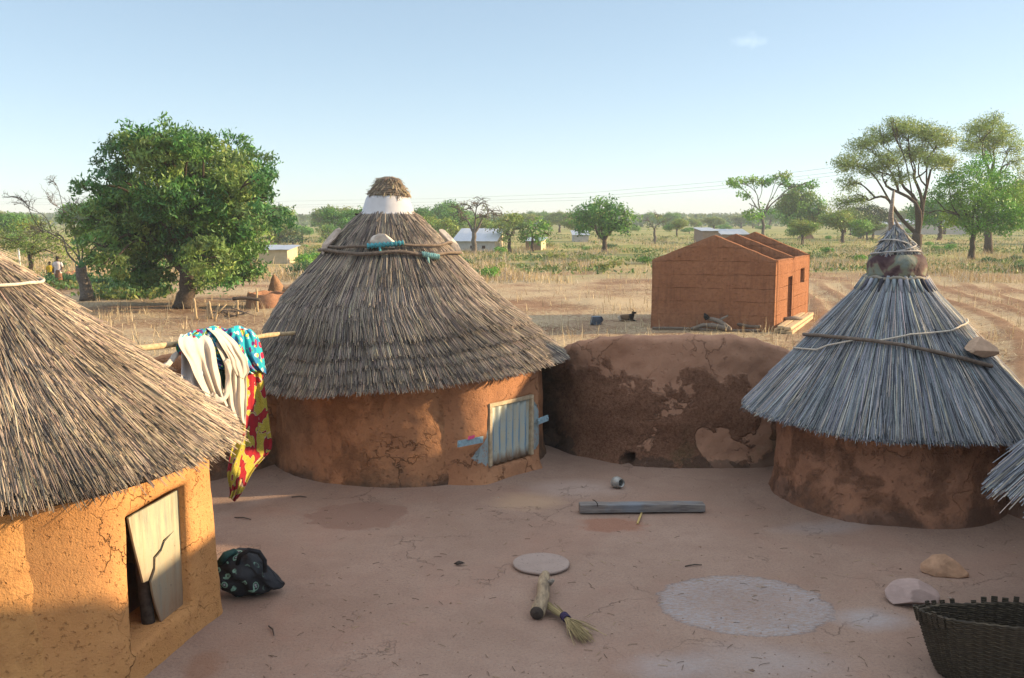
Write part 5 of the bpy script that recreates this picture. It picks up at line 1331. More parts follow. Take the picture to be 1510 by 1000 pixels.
skin_body('body', [G(.02, 0, .17), G(-.18, 0, .16), G(-.30, 0, .13), G(.16, -.01, .19), G(.24, -.02, .27), G(.27, -.03, .36), G(.36, -.05, .33), G(.22, -.12, .08), G(.36, -.16, .04), G(.20, .10, .06), G(.33, .12, .035), G(-.22, -.14, .08), G(-.06, -.18, .04), G(-.36, .0, .18)],
          [(0, 1), (1, 2), (0, 3), (3, 4), (4, 5), (5, 6), (3, 7), (7, 8), (3, 9), (9, 10), (2, 11), (11, 12), (2, 13)], [.125, .12, .08, .105, .06, .055, .03, .035, .018, .035, .018, .05, .02, .012], mgo.fin(c, None, .8), goat)
for sd in (-1, 1):
    mb = MB(); mb.tube([G(.255, -.03 + .03 * sd, .39), G(.22, -.03 + .09 * sd, .37), G(.20, -.03 + .12 * sd, .33)], [.014, .022, .006], 6); mb.build('ear', plain('black_hide', (.014, .013, .013), .8), goat)
    mb = MB(); mb.tube([G(.25, -.03 + .02 * sd, .405), G(.23, -.03 + .03 * sd, .46), G(.19, -.03 + .035 * sd, .49)], [.012, .009, .003], 6); mb.build('horn', M_DARKWOOD, goat)

# ------------------------------------------------------------------ fence stakes, clay pen, mound near the mango
for (x, y0, y1, dx, lb) in ((290, 471, 440, -4, 'leaning pale stake nearest the mango trunk'), (307, 470, 446, -1, 'pale stake second from the mango trunk'), (317, 474, 448, 6, 'forked pale stake beside the dead branches'), (313, 470, 444, -5, 'thin crossing stake of the forked pair'), (350, 465, 442, 0, 'stout pale post holding the rail end'), (380, 461, 425, -2, 'tall thin post against the clay pen')):
    p0 = gpx(x, y0); p1 = dp(x + dx, y1, p0[1]); mb = MB(); pts = [p0 + (p1 - p0) * t + np.array((.03 * nz(t * 3, x, 0), 0, 0)) for t in np.linspace(0, 1, 6)]
    mb.tube(pts, [.055, .05, .05, .045, .045, .035], 7)
    if x == 317: mb.tube([pts[2], pts[3] + np.array((.14, 0, .05)), pts[4] + np.array((.32, 0, .12))], [.035, .03, .02], 6)
    tag(mb.build('wooden_stake', M_PALEWOOD, origin=p0), lb, 'stake', 'rough stakes by the mango tree')
p0, p1 = dp(343, 441, 37.2), dp(384, 441, 37.6); mb = MB(); mb.tube([p0 + (p1 - p0) * t + np.array((0, 0, .04 * math.sin(t * 4))) for t in np.linspace(0, 1, 8)], .07, 7)
tag(mb.build('rail', M_DARKWOOD, origin=p0), 'dark horizontal rail on the post beside the clay pen', 'rail')
mb = MB()
for k in range(16):
    p0 = gpx(random.uniform(318, 362), random.uniform(464, 470), .05); mb.tube([p0, p0 + np.array((random.uniform(-.5, .5), random.uniform(-.3, .3), random.uniform(0, .3))), p0 + np.array((random.uniform(-1, 1), random.uniform(-.5, .5), random.uniform(0, .35)))], [.03, .025, .008], 5)
tag(mb.build('branch_pile', M_STICK, origin=gpx(340, 467)), 'pile of dead branches on the ground between the stakes', 'branches')
pc = gpx(398, 452); R_ = 0.95; v, f = [], []; n = 60
for k in range(n):
    a = 2 * math.pi * k / n; zt = .62 + .1 * nz(math.cos(a) * 2, math.sin(a) * 2, 0, 1, 4)
    for (r, z) in ((R_ + .12, -.2), (R_ + .06, .2), (R_, zt - .04), (R_ - .07, zt), (R_ - .16, zt - .05), (R_ - .2, -.1)):
        rr = r * (1 + .05 * nz(math.cos(a) * 2, math.sin(a) * 2, z, 1.5, 6)); v.append(pc + np.array((rr * math.cos(a), rr * math.sin(a), z)))
for k in range(n):
    k2 = (k + 1) % n
    for j in range(5): f.append((k * 6 + j, k2 * 6 + j, k2 * 6 + j + 1, k * 6 + j + 1))
M_PEN = clay('pen_clay', (0.33, 0.16, 0.09), (0.42, 0.22, 0.13), (0.22, 0.11, 0.07), .3, .6)
tag(mesh_obj('clay_pen', v, f, M_PEN, origin=pc), 'low round red clay pen beside the bowl topped roof', 'clay pen')
def mound(px, py, h, r, seed, label, cat='mound', mat=None, lean=(0, 0), sharp=1.0, name='clay_mound', group=None, sq=1.0):
    pc = gpx(px, py); v, f = [], []; n, m = 28, 16
    for j in range(m + 1):
        t = j / m; rr = r * (1 - t ** sharp) ** .7 if sharp != 1 else r * (1 - t) ** .75
        for k in range(n):
            a = 2 * math.pi * k / n; q = rr * (1 + .16 * fbm(math.cos(a), math.sin(a), t * 2, 1.6, seed, 4))
            v.append(pc + np.array((q * math.cos(a) + lean[0] * t, sq * q * math.sin(a) + lean[1] * t, h * t - .05)))
    for j in range(m):
        for k in range(n): f.append((j * n + k, j * n + (k + 1) % n, (j + 1) * n + (k + 1) % n, (j + 1) * n + k))
    return tag(mesh_obj(name, v, f, mat or M_PEN, origin=pc), label, cat, group)
M_TERM = clay('termite_clay', (0.27, 0.15, 0.085), (0.35, 0.21, 0.12), (0.15, 0.085, 0.05), .2, 1.0)
mound(412, 440, 1.25, .62, 3, 'tall pointed brown mound behind the clay pen', 'mound', M_TERM, (-.25, 0), 1.0, 'termite_mound')
mound(428, 440, .75, .7, 5, 'lower brown mound touching the tall pointed one', 'mound', M_TERM, (.1, 0), 1.0, 'termite_mound')
mound(399, 444, .55, .35, 8, 'broken red clay stump left of the tall pointed mound', 'mound', M_PEN, (0, 0), 3.0, 'clay_stump')
mound(52, 418, .62, .45, 11, 'smooth clay hump furthest left beyond the near roof', 'hump', M_PEN, (0, 0), 2.4, 'clay_hump', 'clay humps in the far yard')
mound(63, 419, .66, .62, 12, 'widest smooth clay hump, just left of the yellow clad person', 'hump', M_PEN, (0, 0), 2.4, 'clay_hump', 'clay humps in the far yard')
mound(99, 414, .66, .36, 13, 'clay hump right behind the person in the pale shirt', 'hump', M_PEN, (.1, 0), 2.2, 'clay_hump', 'clay humps in the far yard')
mound(107, 413, .66, .34, 14, 'middle one of three clay humps before the bare tree trunk', 'hump', M_PEN, (.1, 0), 2.2, 'clay_hump', 'clay humps in the far yard')
mound(115, 413, .64, .34, 15, 'clay hump closest to the bare tree trunk', 'hump', M_PEN, (.1, 0), 2.2, 'clay_hump', 'clay humps in the far yard')
mound(1188, 352, 2.6, 1.5, 17, 'orange clay lump under the green trees right of the earth house', 'mound', M_PEN, (0, 0), 1.0, 'clay_mound')
p0 = gpx(31, 402); mb = MB(); mb.tube([p0, p0 + np.array((-.05, 0, .9)), p0 + np.array((-.06, 0, 1.75))], [.07, .065, .06], 8); tag(mb.build('white_post', plain('whitewashed_post', (.62, .60, .56), .8, .15), origin=p0), 'slim white post under the feathery tree at the left', 'post')

# two people far away between the clay humps
def person(px, py, label, shirt, wrap, h, seed, arm):
    b = gpx(px, py); k = h / 1.7; P = lambda x, y, z: b + np.array((x, y, z)) * k
    o = empty('person', b, label, 'person')
    skin = plain('brown_skin', (.07, .038, .026), .55, .15)
    skin_body('body', [P(0, 0, .92), P(0, 0, 1.15), P(0, 0, 1.38), P(0, -.01, 1.48), P(0, -.02, 1.55), P(0, -.03, 1.64), P(-.09, 0, .86), P(-.11, -.02, .47), P(-.11, .02, .08), P(-.11, -.12, .04), P(.09, 0, .86), P(.11, -.08, .48), P(.12, .02, .08), P(.12, -.12, .04),
                       P(-.19, 0, 1.38), P(-.24, .02, 1.10), P(-.22, -.08, .88), P(-.22, -.11, .80), P(.19, 0, 1.38), P(.25, .0, 1.10), P(.22 + arm, -.12, .92), P(.22 + arm, -.16, .85)],
              [(0, 1), (1, 2), (2, 3), (3, 4), (4, 5), (0, 6), (6, 7), (7, 8), (8, 9), (0, 10), (10, 11), (11, 12), (12, 13), (2, 14), (14, 15), (15, 16), (16, 17), (2, 18), (18, 19), (19, 20), (20, 21)],
              [q * k for q in (.14, .13, .13, .055, .075, .085, .09, .065, .045, .035, .09, .065, .045, .035, .06, .045, .035, .04, .06, .045, .035, .04)], skin, o)
    v, f = lathe([(.78, .19), (.95, .175), (1.15, .165), (1.33, .19), (1.43, .15), (1.46, .07)], 0, 0, 24, .06, seed); mesh_obj('shirt', [b + np.array((q[0] * 1.15, q[1] * .8, q[2])) * k for q in v], f, shirt, o)
    for s in (-1, 1):
        mb = MB(); mb.tube([P(.17 * s, 0, 1.40), P(.225 * s, 0, 1.25), P(.245 * s, .01, 1.14)], [.075 * k, .075 * k, .07 * k], 10)
        mb.build('sleeve', shirt, o)
    v, f = lathe([(.38, .20), (.6, .19), (.85, .185), (.98, .165)], 0, 0, 24, .08, seed + 2); mesh_obj('wrap', [b + np.array((q[0] * 1.1, q[1] * .85, q[2])) * k for q in v], f, wrap, o)
    v, f = lathe([(1.60, .095), (1.66, .10), (1.72, .075), (1.745, .01)], 0, 0, 16); mesh_obj('hair', [b + np.array((q[0], q[1] - .02 + .02, q[2])) * k for q in v], f, plain('black_hair', (.01, .009, .009), .8), o)
    mb = MB(); mb.tube([P(0, -.10, 1.635), P(0, -.125, 1.605)], [.012 * k, .018 * k], 6)
    for s in (-1, 1): mb.tube([P(.035 * s, -.098, 1.655), P(.035 * s, -.108, 1.655)], [.012 * k, .008 * k], 6)
    mb.build('face', skin, o)
person(87, 423, 'person in a pale shirt walking with bare arms between clay humps', plain('pale_shirt', (.60, .52, .50), .9), plain('brown_shorts', (.20, .10, .06), .9), 1.70, 1, .05)
person(75, 420, 'small person in a yellow top beside the widest clay hump', plain('yellow_top', (.55, .36, .03), .9), plain('dark_green_wrap', (.03, .06, .03), .9), 1.35, 2, .02)

# ------------------------------------------------------------------ far houses
M_BLOCK = plain('grey_block_wall', (.42, .40, .38), .9, .12, 3); M_TIN = plain('tin_roof', (.48, .50, .54), .4, .12, 5, .6, .1, .01, .5); M_CREAM = plain('cream_render', (.50, .40, .27), .9, .12, 3); M_MUDH = plain('brown_block_wall', (.28, .19, .14), .9, .15, 3); M_DARKIN = plain('dark_window', (.05, .025, .02), .7)
def far_house(px0, px1, pyb, pyt, depth, label, wall, roof, wins=(), roof_h=.5, side=None, slope='front', over=.25, rot=0.0):
    a, b = gpx(px0, pyb), gpx(px1, pyb); hgt = dp(px0, pyt, a[1])[2] - FIELD
    ux = (b - a); W = np.linalg.norm(ux); ux /= W; c, s = math.cos(rot), math.sin(rot); ux = np.array((ux[0] * c - ux[1] * s, ux[0] * s + ux[1] * c, 0)); uy = np.array((-ux[1], ux[0], 0))
    o = empty('block_house', (a + b) / 2, label, 'house', 'small houses in the distance')
    Q = lambda x, y, z: a + ux * x + uy * y + np.array((0, 0, z))
    hb = hgt + roof_h * .8
    v = [Q(0, 0, -.3), Q(W, 0, -.3), Q(W, depth, -.3), Q(0, depth, -.3), Q(0, 0, hgt), Q(W, 0, hgt), Q(W, depth, hb), Q(0, depth, hb)]
    mesh_obj('wall', v, [(0, 1, 5, 4), (1, 2, 6, 5), (2, 3, 7, 6), (3, 0, 4, 7), (4, 5, 6, 7)], [wall], o, smooth=False)
    if side is not None:
        sv = [Q(W + .004, .0, -.3), Q(W + .004, depth, -.3), Q(W + .004, depth, hb - .01), Q(W + .004, 0, hgt - .01)]
        so = mesh_obj('end_wall', sv, [(0, 1, 2, 3)], side, o, smooth=False); add_solid(so, .02)
    n = max(4, int(W / .5)); rv = []
    for i in range(n + 1):
        x = -over + (W + 2 * over) * i / n; z = .03 * (i % 2)
        rv += [Q(x, -over, hgt + .02 + z - over * roof_h * .8 / depth), Q(x, depth + over, hb + .02 + z + over * roof_h * .8 / depth)]
    ro = mesh_obj('roof', rv, [(2 * i, 2 * i + 2, 2 * i + 3, 2 * i + 1) for i in range(n)], roof, o, smooth=False); add_solid(ro, .05, 1)
    for (x0, x1, z0, z1) in wins:
        mb = MB(); mb.add([Q(W * x0, -.03, hgt * z0), Q(W * x1, -.03, hgt * z0), Q(W * x1, -.03, hgt * z1), Q(W * x0, -.03, hgt * z1), Q(W * x0, .1, hgt * z0), Q(W * x1, .1, hgt * z0), Q(W * x1, .1, hgt * z1), Q(W * x0, .1, hgt * z1)], [(0, 1, 2, 3), (0, 4, 5, 1), (1, 5, 6, 2), (2, 6, 7, 3), (3, 7, 4, 0)])
        mb.build('window', M_DARKIN, o, smooth=False)
    return o
far_house(669, 731, 373, 356, 6.5, 'grey house with pale tin roof and two small dark windows under a sparse tree', M_BLOCK, M_TIN, ((.40, .48, .38, .64), (.68, .76, .38, .64)), 1.6, M_CREAM, rot=-.12)
far_house(775, 798, 369, 356, 3.5, 'tiny grey shed under the bright green round tree', M_MUDH, M_TIN, (), .4, M_CREAM, rot=-.2)
far_house(846, 868, 357, 347, 5, 'pale shed half hidden left of the single round tree', M_BLOCK, M_TIN, (), .8)
far_house(382, 424, 389, 369, 4, 'pale small house right beside the mango crown', M_CREAM, M_TIN, (), .3)
far_house(1036, 1059, 360, 341, 7, 'brown house end rising behind the earth house ridge', M_MUDH, M_TIN, (), .5)
far_house(1065, 1104, 358, 346, 5, 'low brown house with bright tin roof behind the earth house', M_MUDH, M_TIN, (), .9)
far_house(1268, 1335, 347, 331, 6, 'grey shed behind the pole tipped roof, under a dark tree', M_BLOCK, M_TIN, (), .6)
far_house(1345, 1425, 346, 330, 7, 'long grey building behind the big spreading tree', M_BLOCK, M_TIN, ((.52, .62, .0, .8),), 1.2)
# ------------------------------------------------------------------ trees
def leaf_arrays(cen, length, width, droop, cols, up=0.3, outw=None):
    """diamond leaves, each folded along its rib"""
    n = len(cen); d = rng.normal(0, 1, (n, 3)); d[:, 2] -= droop; d /= np.linalg.norm(d, axis=1)[:, None]
    nn = rng.normal(0, 1, (n, 3)); nn[:, 2] += up
    if outw is not None: nn = nn * .55 + outw
    sd = np.cross(d, nn); sd /= np.linalg.norm(sd, axis=1)[:, None] + 1e-9
    L = (length * rng.uniform(.6, 1.3, n))[:, None]; W = (width * rng.uniform(.7, 1.2, n))[:, None]
    V = np.stack([cen - d * L * .5, cen + sd * W * .5 + d * L * .05, cen + d * L * .5, cen - sd * W * .5 + d * L * .05], 1)
    Fq = np.arange(n * 4).reshape(n, 4)
    return V.reshape(-1, 3), Fq, np.repeat(cols, 4, axis=0)
def crown(lobes, per_m3, clump, nleaf, pal, wts, length, width, droop, shell=.55, var=.18, clump_flat=.7):
    cs, cc, co = [], [], []
    pal = np.array(pal)
    for (c, r) in lobes:
        c = np.array(c, float); r = np.array(r if hasattr(r, '__len__') else (r, r, r * .8), float)
        nc = max(3, int(per_m3 * 4.19 * r[0] * r[1] * r[2]))
        q = rng.normal(0, 1, (nc, 3)); q /= np.linalg.norm(q, axis=1)[:, None]; q *= (shell + (1 - shell) * rng.uniform(0, 1, nc) ** .6)[:, None]
        cen = c + q * r
        base = pal[rng.choice(len(pal), p=np.array(wts) / sum(wts))]
        for k in range(nc):
            m = rng.poisson(nleaf) + 1
            co.append(np.repeat((q[k] / np.linalg.norm(q[k]))[None], m, 0)); cs.append(cen[k] + rng.normal(0, 1, (m, 3)) * clump * np.array((1, 1, clump_flat)))
            b = .5 * base + .5 * pal[rng.choice(len(pal), p=np.array(wts) / sum(wts))]
            cc.append(np.clip(b * (1 + rng.normal(0, var * .8)) * (1 + rng.normal(0, var, (m, 1))), .004, .6))
    return leaf_arrays(np.concatenate(cs), length, width, droop, np.concatenate(cc), .3, np.concatenate(co))
def limbs(base, fork, tr, lobes, sub, seed, twig=.012, bend=.25, flare=1.5, twigs=0, mainr=1.0):
    r = random.Random(seed); mb = MB(); base, fork = np.array(base, float), np.array(fork, float)
    pts = [base + (fork - base) * t + np.array((r.gauss(0, .04), r.gauss(0, .04), 0)) * (fork[2] - base[2]) * (t * (1 - t)) * 3 for t in np.linspace(0, 1, 7)]
    mb.tube(pts, [tr * (flare if t == 0 else 1 + (flare - 1) * math.exp(-t * 6)) * (1 - .2 * t) for t in np.linspace(0, 1, 7)], 10)
    def limb(a, b, r0, r1, n=7, d0=None):
        v = b - a; L = np.linalg.norm(v); o1 = np.array([r.gauss(0, 1) for _ in range(3)]) * bend * L * .5; o2 = np.array([r.gauss(0, 1) for _ in range(3)]) * bend * L * .3
        if d0 is not None: o1 = o1 * .5 + d0 * L * .25
        P = [a + v * t + o1 * (t * (1 - t)) * 1.6 + o2 * math.sin(t * 6.28) * .5 + np.array((0, 0, .10 * L * math.sin(t * 3.14))) for t in np.linspace(0, 1, n)]
        mb.tube(P, [r0 + (r1 - r0) * t ** .8 for t in np.linspace(0, 1, n)], 6 if r0 > .05 else 4, cap=False); return P
    L_ = [(np.array(c, float), np.array(q if hasattr(q, '__len__') else (q, q, q * .8), float)) for c, q in lobes]
    ng = max(2, min(5, len(L_) // 3 + 1))
    order = sorted(range(len(L_)), key=lambda i: math.atan2(L_[i][0][2] - fork[2] + 1e-3, L_[i][0][0] - fork[0]))
    mains = []
    for gi in range(ng):
        ids = order[gi * len(order) // ng:(gi + 1) * len(order) // ng]
        if not ids: continue
        cen = np.mean([L_[i][0] for i in ids], axis=0); end = fork + (cen - fork) * .72
        Pm = limb(fork - np.array((0, 0, .15 * tr)), end, tr * r.uniform(.50, .65) * mainr, tr * .2 * mainr, 10, np.array((0, 0, .6)))
        mains.append((ids, Pm))
    for ids, Pm in mains:
      for i in ids:
        c, q = L_[i]; st = Pm[r.randint(4, 9)]
        P = limb(st, c, tr * r.uniform(.17, .25) * mainr, max(twig * 1.6, tr * .08 * mainr), 9, np.array((0, 0, .5)))
        for k in range(sub):
            u = np.array([r.gauss(0, 1) for _ in range(3)]); u /= np.linalg.norm(u) + 1e-6
            e = c + u * q * r.uniform(.6, 1.0); s = P[r.randint(4, 8)]
            P2 = limb(s, e, max(twig * 1.6, tr * .12 * mainr), twig, 6)
            for j in range(twigs):
                s2 = P2[r.randint(2, 5)]; e2_ = s2 + np.array([r.gauss(0, 1) for _ in range(3)]) * q * .28 + np.array((0, 0, .06))
                limb(s2, e2_, twig, twig * .45, 4)
    return mb
def tree(name, label, cat, base, fork, tr, lobes, per, clump, nleaf, pal, wts, length, width, droop=.3, sub=5, seed=1, bark=None, group=None, twig=.012, twigs=0, shell=.5, flat=.7, bend=.25, var=.18, mainr=1.0):
    o = empty(name, base, label, cat, group)
    limbs(base, fork, tr, lobes, sub, seed, twig, bend, twigs=twigs, mainr=mainr).build('trunk', bark or M_BARK, o)
    if nleaf:
        V, Fq, C = crown(lobes, per, clump, nleaf, pal, wts, length, width, droop, shell, var, flat)
        mesh_obj('crown', V, Fq, M_LEAF, o, smooth=False, cols=C)
    return o
def plob(Y, rows, dY=1.0, sq=.85, rr=random.Random(9)):
    """lobes from photo places (x, y, radius px) put at distance Y with a spread in depth"""
    out = []
    for q in rows:
        y = Y + (q[3] if len(q) > 3 else rr.uniform(-1, 1) * dY); c = dp(q[0], q[1], y); r = q[2] / F * y
        out.append((c, (r, r, r * (q[4] if len(q) > 4 else sq))))
    return out
G_MANGO = [(0.065, 0.19, 0.05), (0.095, 0.25, 0.055), (0.17, 0.30, 0.065), (0.26, 0.33, 0.085), (0.045, 0.14, 0.055)]
G_BRIGHT = [(0.15, 0.36, 0.04), (0.10, 0.28, 0.035), (0.22, 0.42, 0.05), (0.28, 0.38, 0.05)]
G_OLIVE = [(0.179, 0.264, 0.054), (0.133, 0.220, 0.047), (0.250, 0.330, 0.068), (0.268, 0.286, 0.081)]
G_GREEN = [(0.087, 0.242, 0.045), (0.137, 0.307, 0.052), (0.194, 0.374, 0.059), (0.068, 0.188, 0.045)]
G_YEL = [(0.229, 0.284, 0.046), (0.172, 0.254, 0.039), (0.286, 0.299, 0.065)]
# big mango
b = gpx(273, 454); Ym = b[1]
rows = [(205, 205, 30), (235, 196, 26), (180, 232, 36), (225, 235, 40), (285, 208, 32), (312, 212, 22), (272, 240, 36), (310, 250, 36), (355, 243, 28), (382, 264, 24), (345, 280, 38), (394, 292, 15), (376, 322, 24),
        (155, 265, 24), (128, 280, 20), (118, 325, 26), (150, 318, 30), (175, 295, 28), (195, 290, 34), (240, 290, 42), (290, 300, 42), (335, 330, 40), (362, 352, 32), (372, 384, 24), (345, 395, 30), (310, 380, 36), (270, 360, 40), (225, 345, 42), (185, 345, 34), (145, 365, 28), (135, 390, 20), (165, 390, 24), (195, 400, 28), (235, 408, 26), (290, 408, 24), (330, 415, 20), (365, 405, 16), (170, 350, 30), (250, 325, 40), (300, 330, 40)]
lob = plob(Ym, rows, 2.6, .9, random.Random(4))
lob += [((c[0] * 1.0 + random.uniform(-.5, .5), Ym + 3.0 + random.uniform(-.8, 1.2), c[2]), r) for c, r in lob[::2]]
tree('mango_tree', 'large dense round mango tree with dark green crown at the left', 'tree', b, b + np.array((.15, 0, 1.55)), .40, lob, 10, .17, 34, G_MANGO, (4, 4, 3, 2, 2), .27, .085, .75, sub=2, seed=3, shell=.62, var=.22)
# bare tree behind it
b = gpx(129, 443); Y = b[1]
lob = plob(Y, [(60, 330, 22), (35, 300, 20), (15, 290, 14), (70, 290, 20), (100, 300, 22), (85, 345, 20), (45, 350, 22), (120, 300, 16), (75, 268, 12)], 1.2)
o = empty('bare_tree', b, 'leafless tree leaning left beside the mango with thick grey trunk', 'tree')
mbt = limbs(b, dp(119, 392, Y), .30, lob, 7, 8, .008, .3, 1.25, twigs=5, mainr=.32); mbt.build('trunk', M_BARK_PALE, o)
# feathery olive tree at the left edge
b = gpx(46, 409); Y = b[1]
tree('feathery_tree', 'wide feathery olive tree at the left edge in front of the scrub', 'tree', b, b + np.array((0, 0, 1.5)), .16, plob(Y, [(30, 350, 30), (70, 350, 30), (100, 365, 22), (5, 360, 26), (48, 372, 26), (85, 380, 16), (-20, 350, 26), (50, 335, 24)], 1.2, .6), 8.0, .2, 16, G_OLIVE + G_YEL, (3, 3, 2, 1, 2, 2, 1), .22, .07, .1, sub=5, seed=5, shell=.2)
# spreading acacia at the right
b = gpx(1348, 386); Y = b[1]
rows = [(1255, 240, 24), (1275, 215, 22), (1300, 200, 22), (1330, 190, 24), (1360, 195, 24), (1385, 205, 24), (1345, 225, 24), (1310, 235, 22), (1285, 250, 20), (1250, 270, 16), (1240, 300, 16), (1265, 295, 16), (1375, 235, 22), (1395, 240, 20), (1325, 260, 18), (1315, 180, 12)]
tree('spreading_tree', 'tall airy spreading tree with thin leaves and crooked dark limbs at the right', 'tree', b, b + np.array((.2, 0, 2.5)), .55, plob(Y, rows, 2.2, .7), 8.0, .36, 26, [(0.27, 0.37, 0.10), (0.33, 0.39, 0.11), (0.21, 0.30, 0.09)], (2, 2, 1), .27, .075, .1, sub=7, seed=12, twig=.018, twigs=4, shell=.2, flat=.5, bend=.42, mainr=.7)
b = gpx(1457, 374); Y = b[1]
tree('spreading_tree', 'airy tree rising behind the bright green tree at the upper right', 'tree', b, b + np.array((-.3, 0, 7)), .36, plob(Y, [(1440, 195, 26), (1462, 182, 24), (1480, 200, 24), (1455, 215, 26), (1495, 215, 20), (1430, 215, 20), (1500, 240, 18)], 1.8, .7), 4.5, .35, 22, [(0.32, 0.42, 0.09), (0.25, 0.35, 0.08), (0.40, 0.40, 0.08)], (2, 2, 1), .27, .08, .1, sub=6, seed=13, twig=.022, twigs=3, shell=.2, flat=.5)
b = gpx(1432, 383); Y = b[1]
tree('bright_green_tree', 'bushy bright green tree with short dark trunk near the right edge', 'tree', b, b + np.array((.1, 0, 2.3)), .27, plob(Y, [(1420, 260, 24), (1450, 245, 22), (1475, 270, 28), (1435, 290, 30), (1400, 290, 22), (1465, 305, 30), (1495, 290, 26), (1410, 320, 24), (1440, 330, 24), (1480, 330, 24), (1500, 320, 24), (1370, 290, 16), (1362, 325, 14), (1395, 268, 16)], 1.6, .8), 5.0, .30, 20, G_BRIGHT, (3, 3, 2, 1), .26, .12, .3, sub=4, seed=14, shell=.4)
b = gpx(1512, 372); Y = b[1]
tree('yellow_green_tree', 'yellow green tree cut off by the right edge', 'tree', b, b + np.array((0, 0, 2.5)), .25, plob(Y, [(1510, 290, 30), (1500, 320, 24), (1530, 310, 30), (1520, 270, 24)], 1.5), 4.0, .35, 18, G_YEL, (3, 2, 1), .28, .12, .3, sub=4, seed=15)
# green umbrella tree and its neighbour behind the earth house
b = gpx(1127, 357); Y = b[1]
tree('umbrella_tree', 'tree with flat bright green pads on bare forked limbs behind the earth house', 'tree', b, b + np.array((-.4, 0, 4.0)), .26, plob(Y, [(1092, 271, 16, .5, .5), (1108, 268, 14, -1, .5), (1128, 266, 16, 1, .5), (1152, 258, 14, 0, .6), (1158, 270, 14, 1, .5), (1190, 271, 15, .3, .4), (1175, 274, 12, -1, .4), (1100, 287, 12, .6, .5), (1112, 318, 16, 0, .6), (1130, 310, 12, 1, .6), (1078, 270, 10, 1, .4)], 1), .9, .4, 26, G_BRIGHT, (3, 2, 3, 1), .5, .24, .2, sub=4, seed=16, bark=M_BARK_PALE, twig=.04, shell=.3)
b = gpx(1183, 352); Y = b[1]
tree('leaning_green_tree', 'dense green tree with a sideways limb right behind the umbrella tree', 'tree', b, b + np.array((0, 0, 3.2)), .4, plob(Y, [(1165, 300, 20), (1180, 292, 20), (1195, 305, 20), (1210, 318, 16), (1175, 318, 20), (1200, 325, 14), (1160, 320, 14)], 1.5, .8), .9, .55, 34, G_GREEN + G_YEL, (2, 3, 3, 1, 1, 1, 1), .55, .25, .3, sub=4, seed=17, twig=.05)
# middle distance individuals
def mid_tree(name, label, px, py, rows, pal, wts, seed, tr=.2, fork=1.6, per=2.4, nleaf=22, ln=.42, wd=.18, bark=None, twigs=0, clump=.4, sub=5, shell=.35):
    b = gpx(px, py)
    return tree(name, label, 'tree', b, b + np.array((0, 0, fork)), tr, plob(b[1], rows, 1.2, .8), per, clump, nleaf, pal, wts, ln, wd, .3, sub, seed, bark, None, .03, twigs, shell)
mid_tree('sparse_tree', 'sparse nearly leafless tree with bare fan of branches before the grey house', 699, 378, [(675, 312, 16), (690, 302, 14), (705, 300, 16), (722, 308, 16), (735, 318, 12), (685, 325, 14), (712, 322, 16), (668, 305, 8)], G_OLIVE, (2, 1, 1, 1), 21, .28, 2.4, .35, 9, .22, .07, M_BARK_PALE, 5, .45, 7, .1)
mid_tree('olive_tree', 'olive and brown tree beside the grey house gable', 751, 372, [(735, 335, 13), (752, 325, 14), (768, 338, 12), (748, 345, 12)], G_OLIVE + [(0.20, 0.14, 0.06)], (2, 2, 2, 1, 2), 22, .2, 1.5)
mid_tree('round_green_tree', 'small bright green round tree over the tiny grey shed', 785, 371, [(780, 337, 12), (797, 333, 13), (806, 345, 11), (790, 348, 12), (775, 350, 9)], G_BRIGHT, (3, 3, 1, 1), 23, .18, 1.5)
mid_tree('lone_green_tree', 'single rounded green tree with forked trunk standing alone in the middle distance', 891, 372, [(865, 315, 18), (885, 305, 17), (905, 308, 18), (922, 320, 15), (860, 332, 16), (880, 328, 20), (905, 330, 18), (925, 335, 12), (850, 322, 10), (895, 345, 9)], G_GREEN, (3, 3, 2, 2), 24, .3, 1.4, )
mid_tree('thin_brown_tree', 'thin grey brown tree right of the lone green tree', 965, 360, [(955, 325, 12), (970, 318, 12), (982, 328, 10), (962, 335, 10)], G_OLIVE, (1, 2, 2, 2), 25, .22, 2.0, .35, 12, .4, .12, M_BARK_PALE, 3)
mid_tree('dark_round_tree', 'dark green tree behind the pole tipped roof', 1287, 352, [(1270, 316, 13), (1288, 312, 14), (1305, 318, 12), (1285, 325, 12)], [(0.04, 0.08, 0.03), (0.055, 0.10, 0.035)], (1, 1), 26, .22, 1.8)
mid_tree('small_sparse_tree', 'small thin tree between the clay lump and pole tipped roof', 1254, 347, [(1248, 325, 9), (1258, 322, 9)], G_OLIVE, (1, 1, 1, 1), 27, .14, 2, .5, 10, .3, .1, None, 3)
mid_tree('yellow_scrub_tree', 'yellow green scrubby tree half behind the bowl topped roof on its right', 662, 362, [(640, 338, 14), (660, 333, 14), (675, 345, 12), (650, 350, 12)], G_YEL + G_GREEN, (2, 2, 1, 2, 1, 1, 1), 28, .15, 1.0)
mid_tree('dark_bush_tree', 'dark blue green bush tree between the mango and bowl topped roof', 432, 367, [(428, 356, 9), (440, 355, 9)], [(0.025, 0.075, 0.04), (0.03, 0.085, 0.035)], (1, 1), 29, .12, .8)
mid_tree('olive_tree', 'olive scrub tree close to the right side of the mango crown', 412, 362, [(405, 338, 14), (420, 335, 15), (432, 345, 12), (412, 352, 12)], G_OLIVE + G_YEL, (2, 2, 2, 2, 1, 1, 1), 30, .18, 1.2)
mid_tree('leafy_tree', 'leafy green tree just left above the bowl topped roof flank', 485, 358, [(478, 342, 11), (492, 340, 11), (500, 348, 9), (482, 352, 10)], G_YEL + G_GREEN, (2, 1, 1, 2, 2, 1, 1), 31, .16, 1.2)

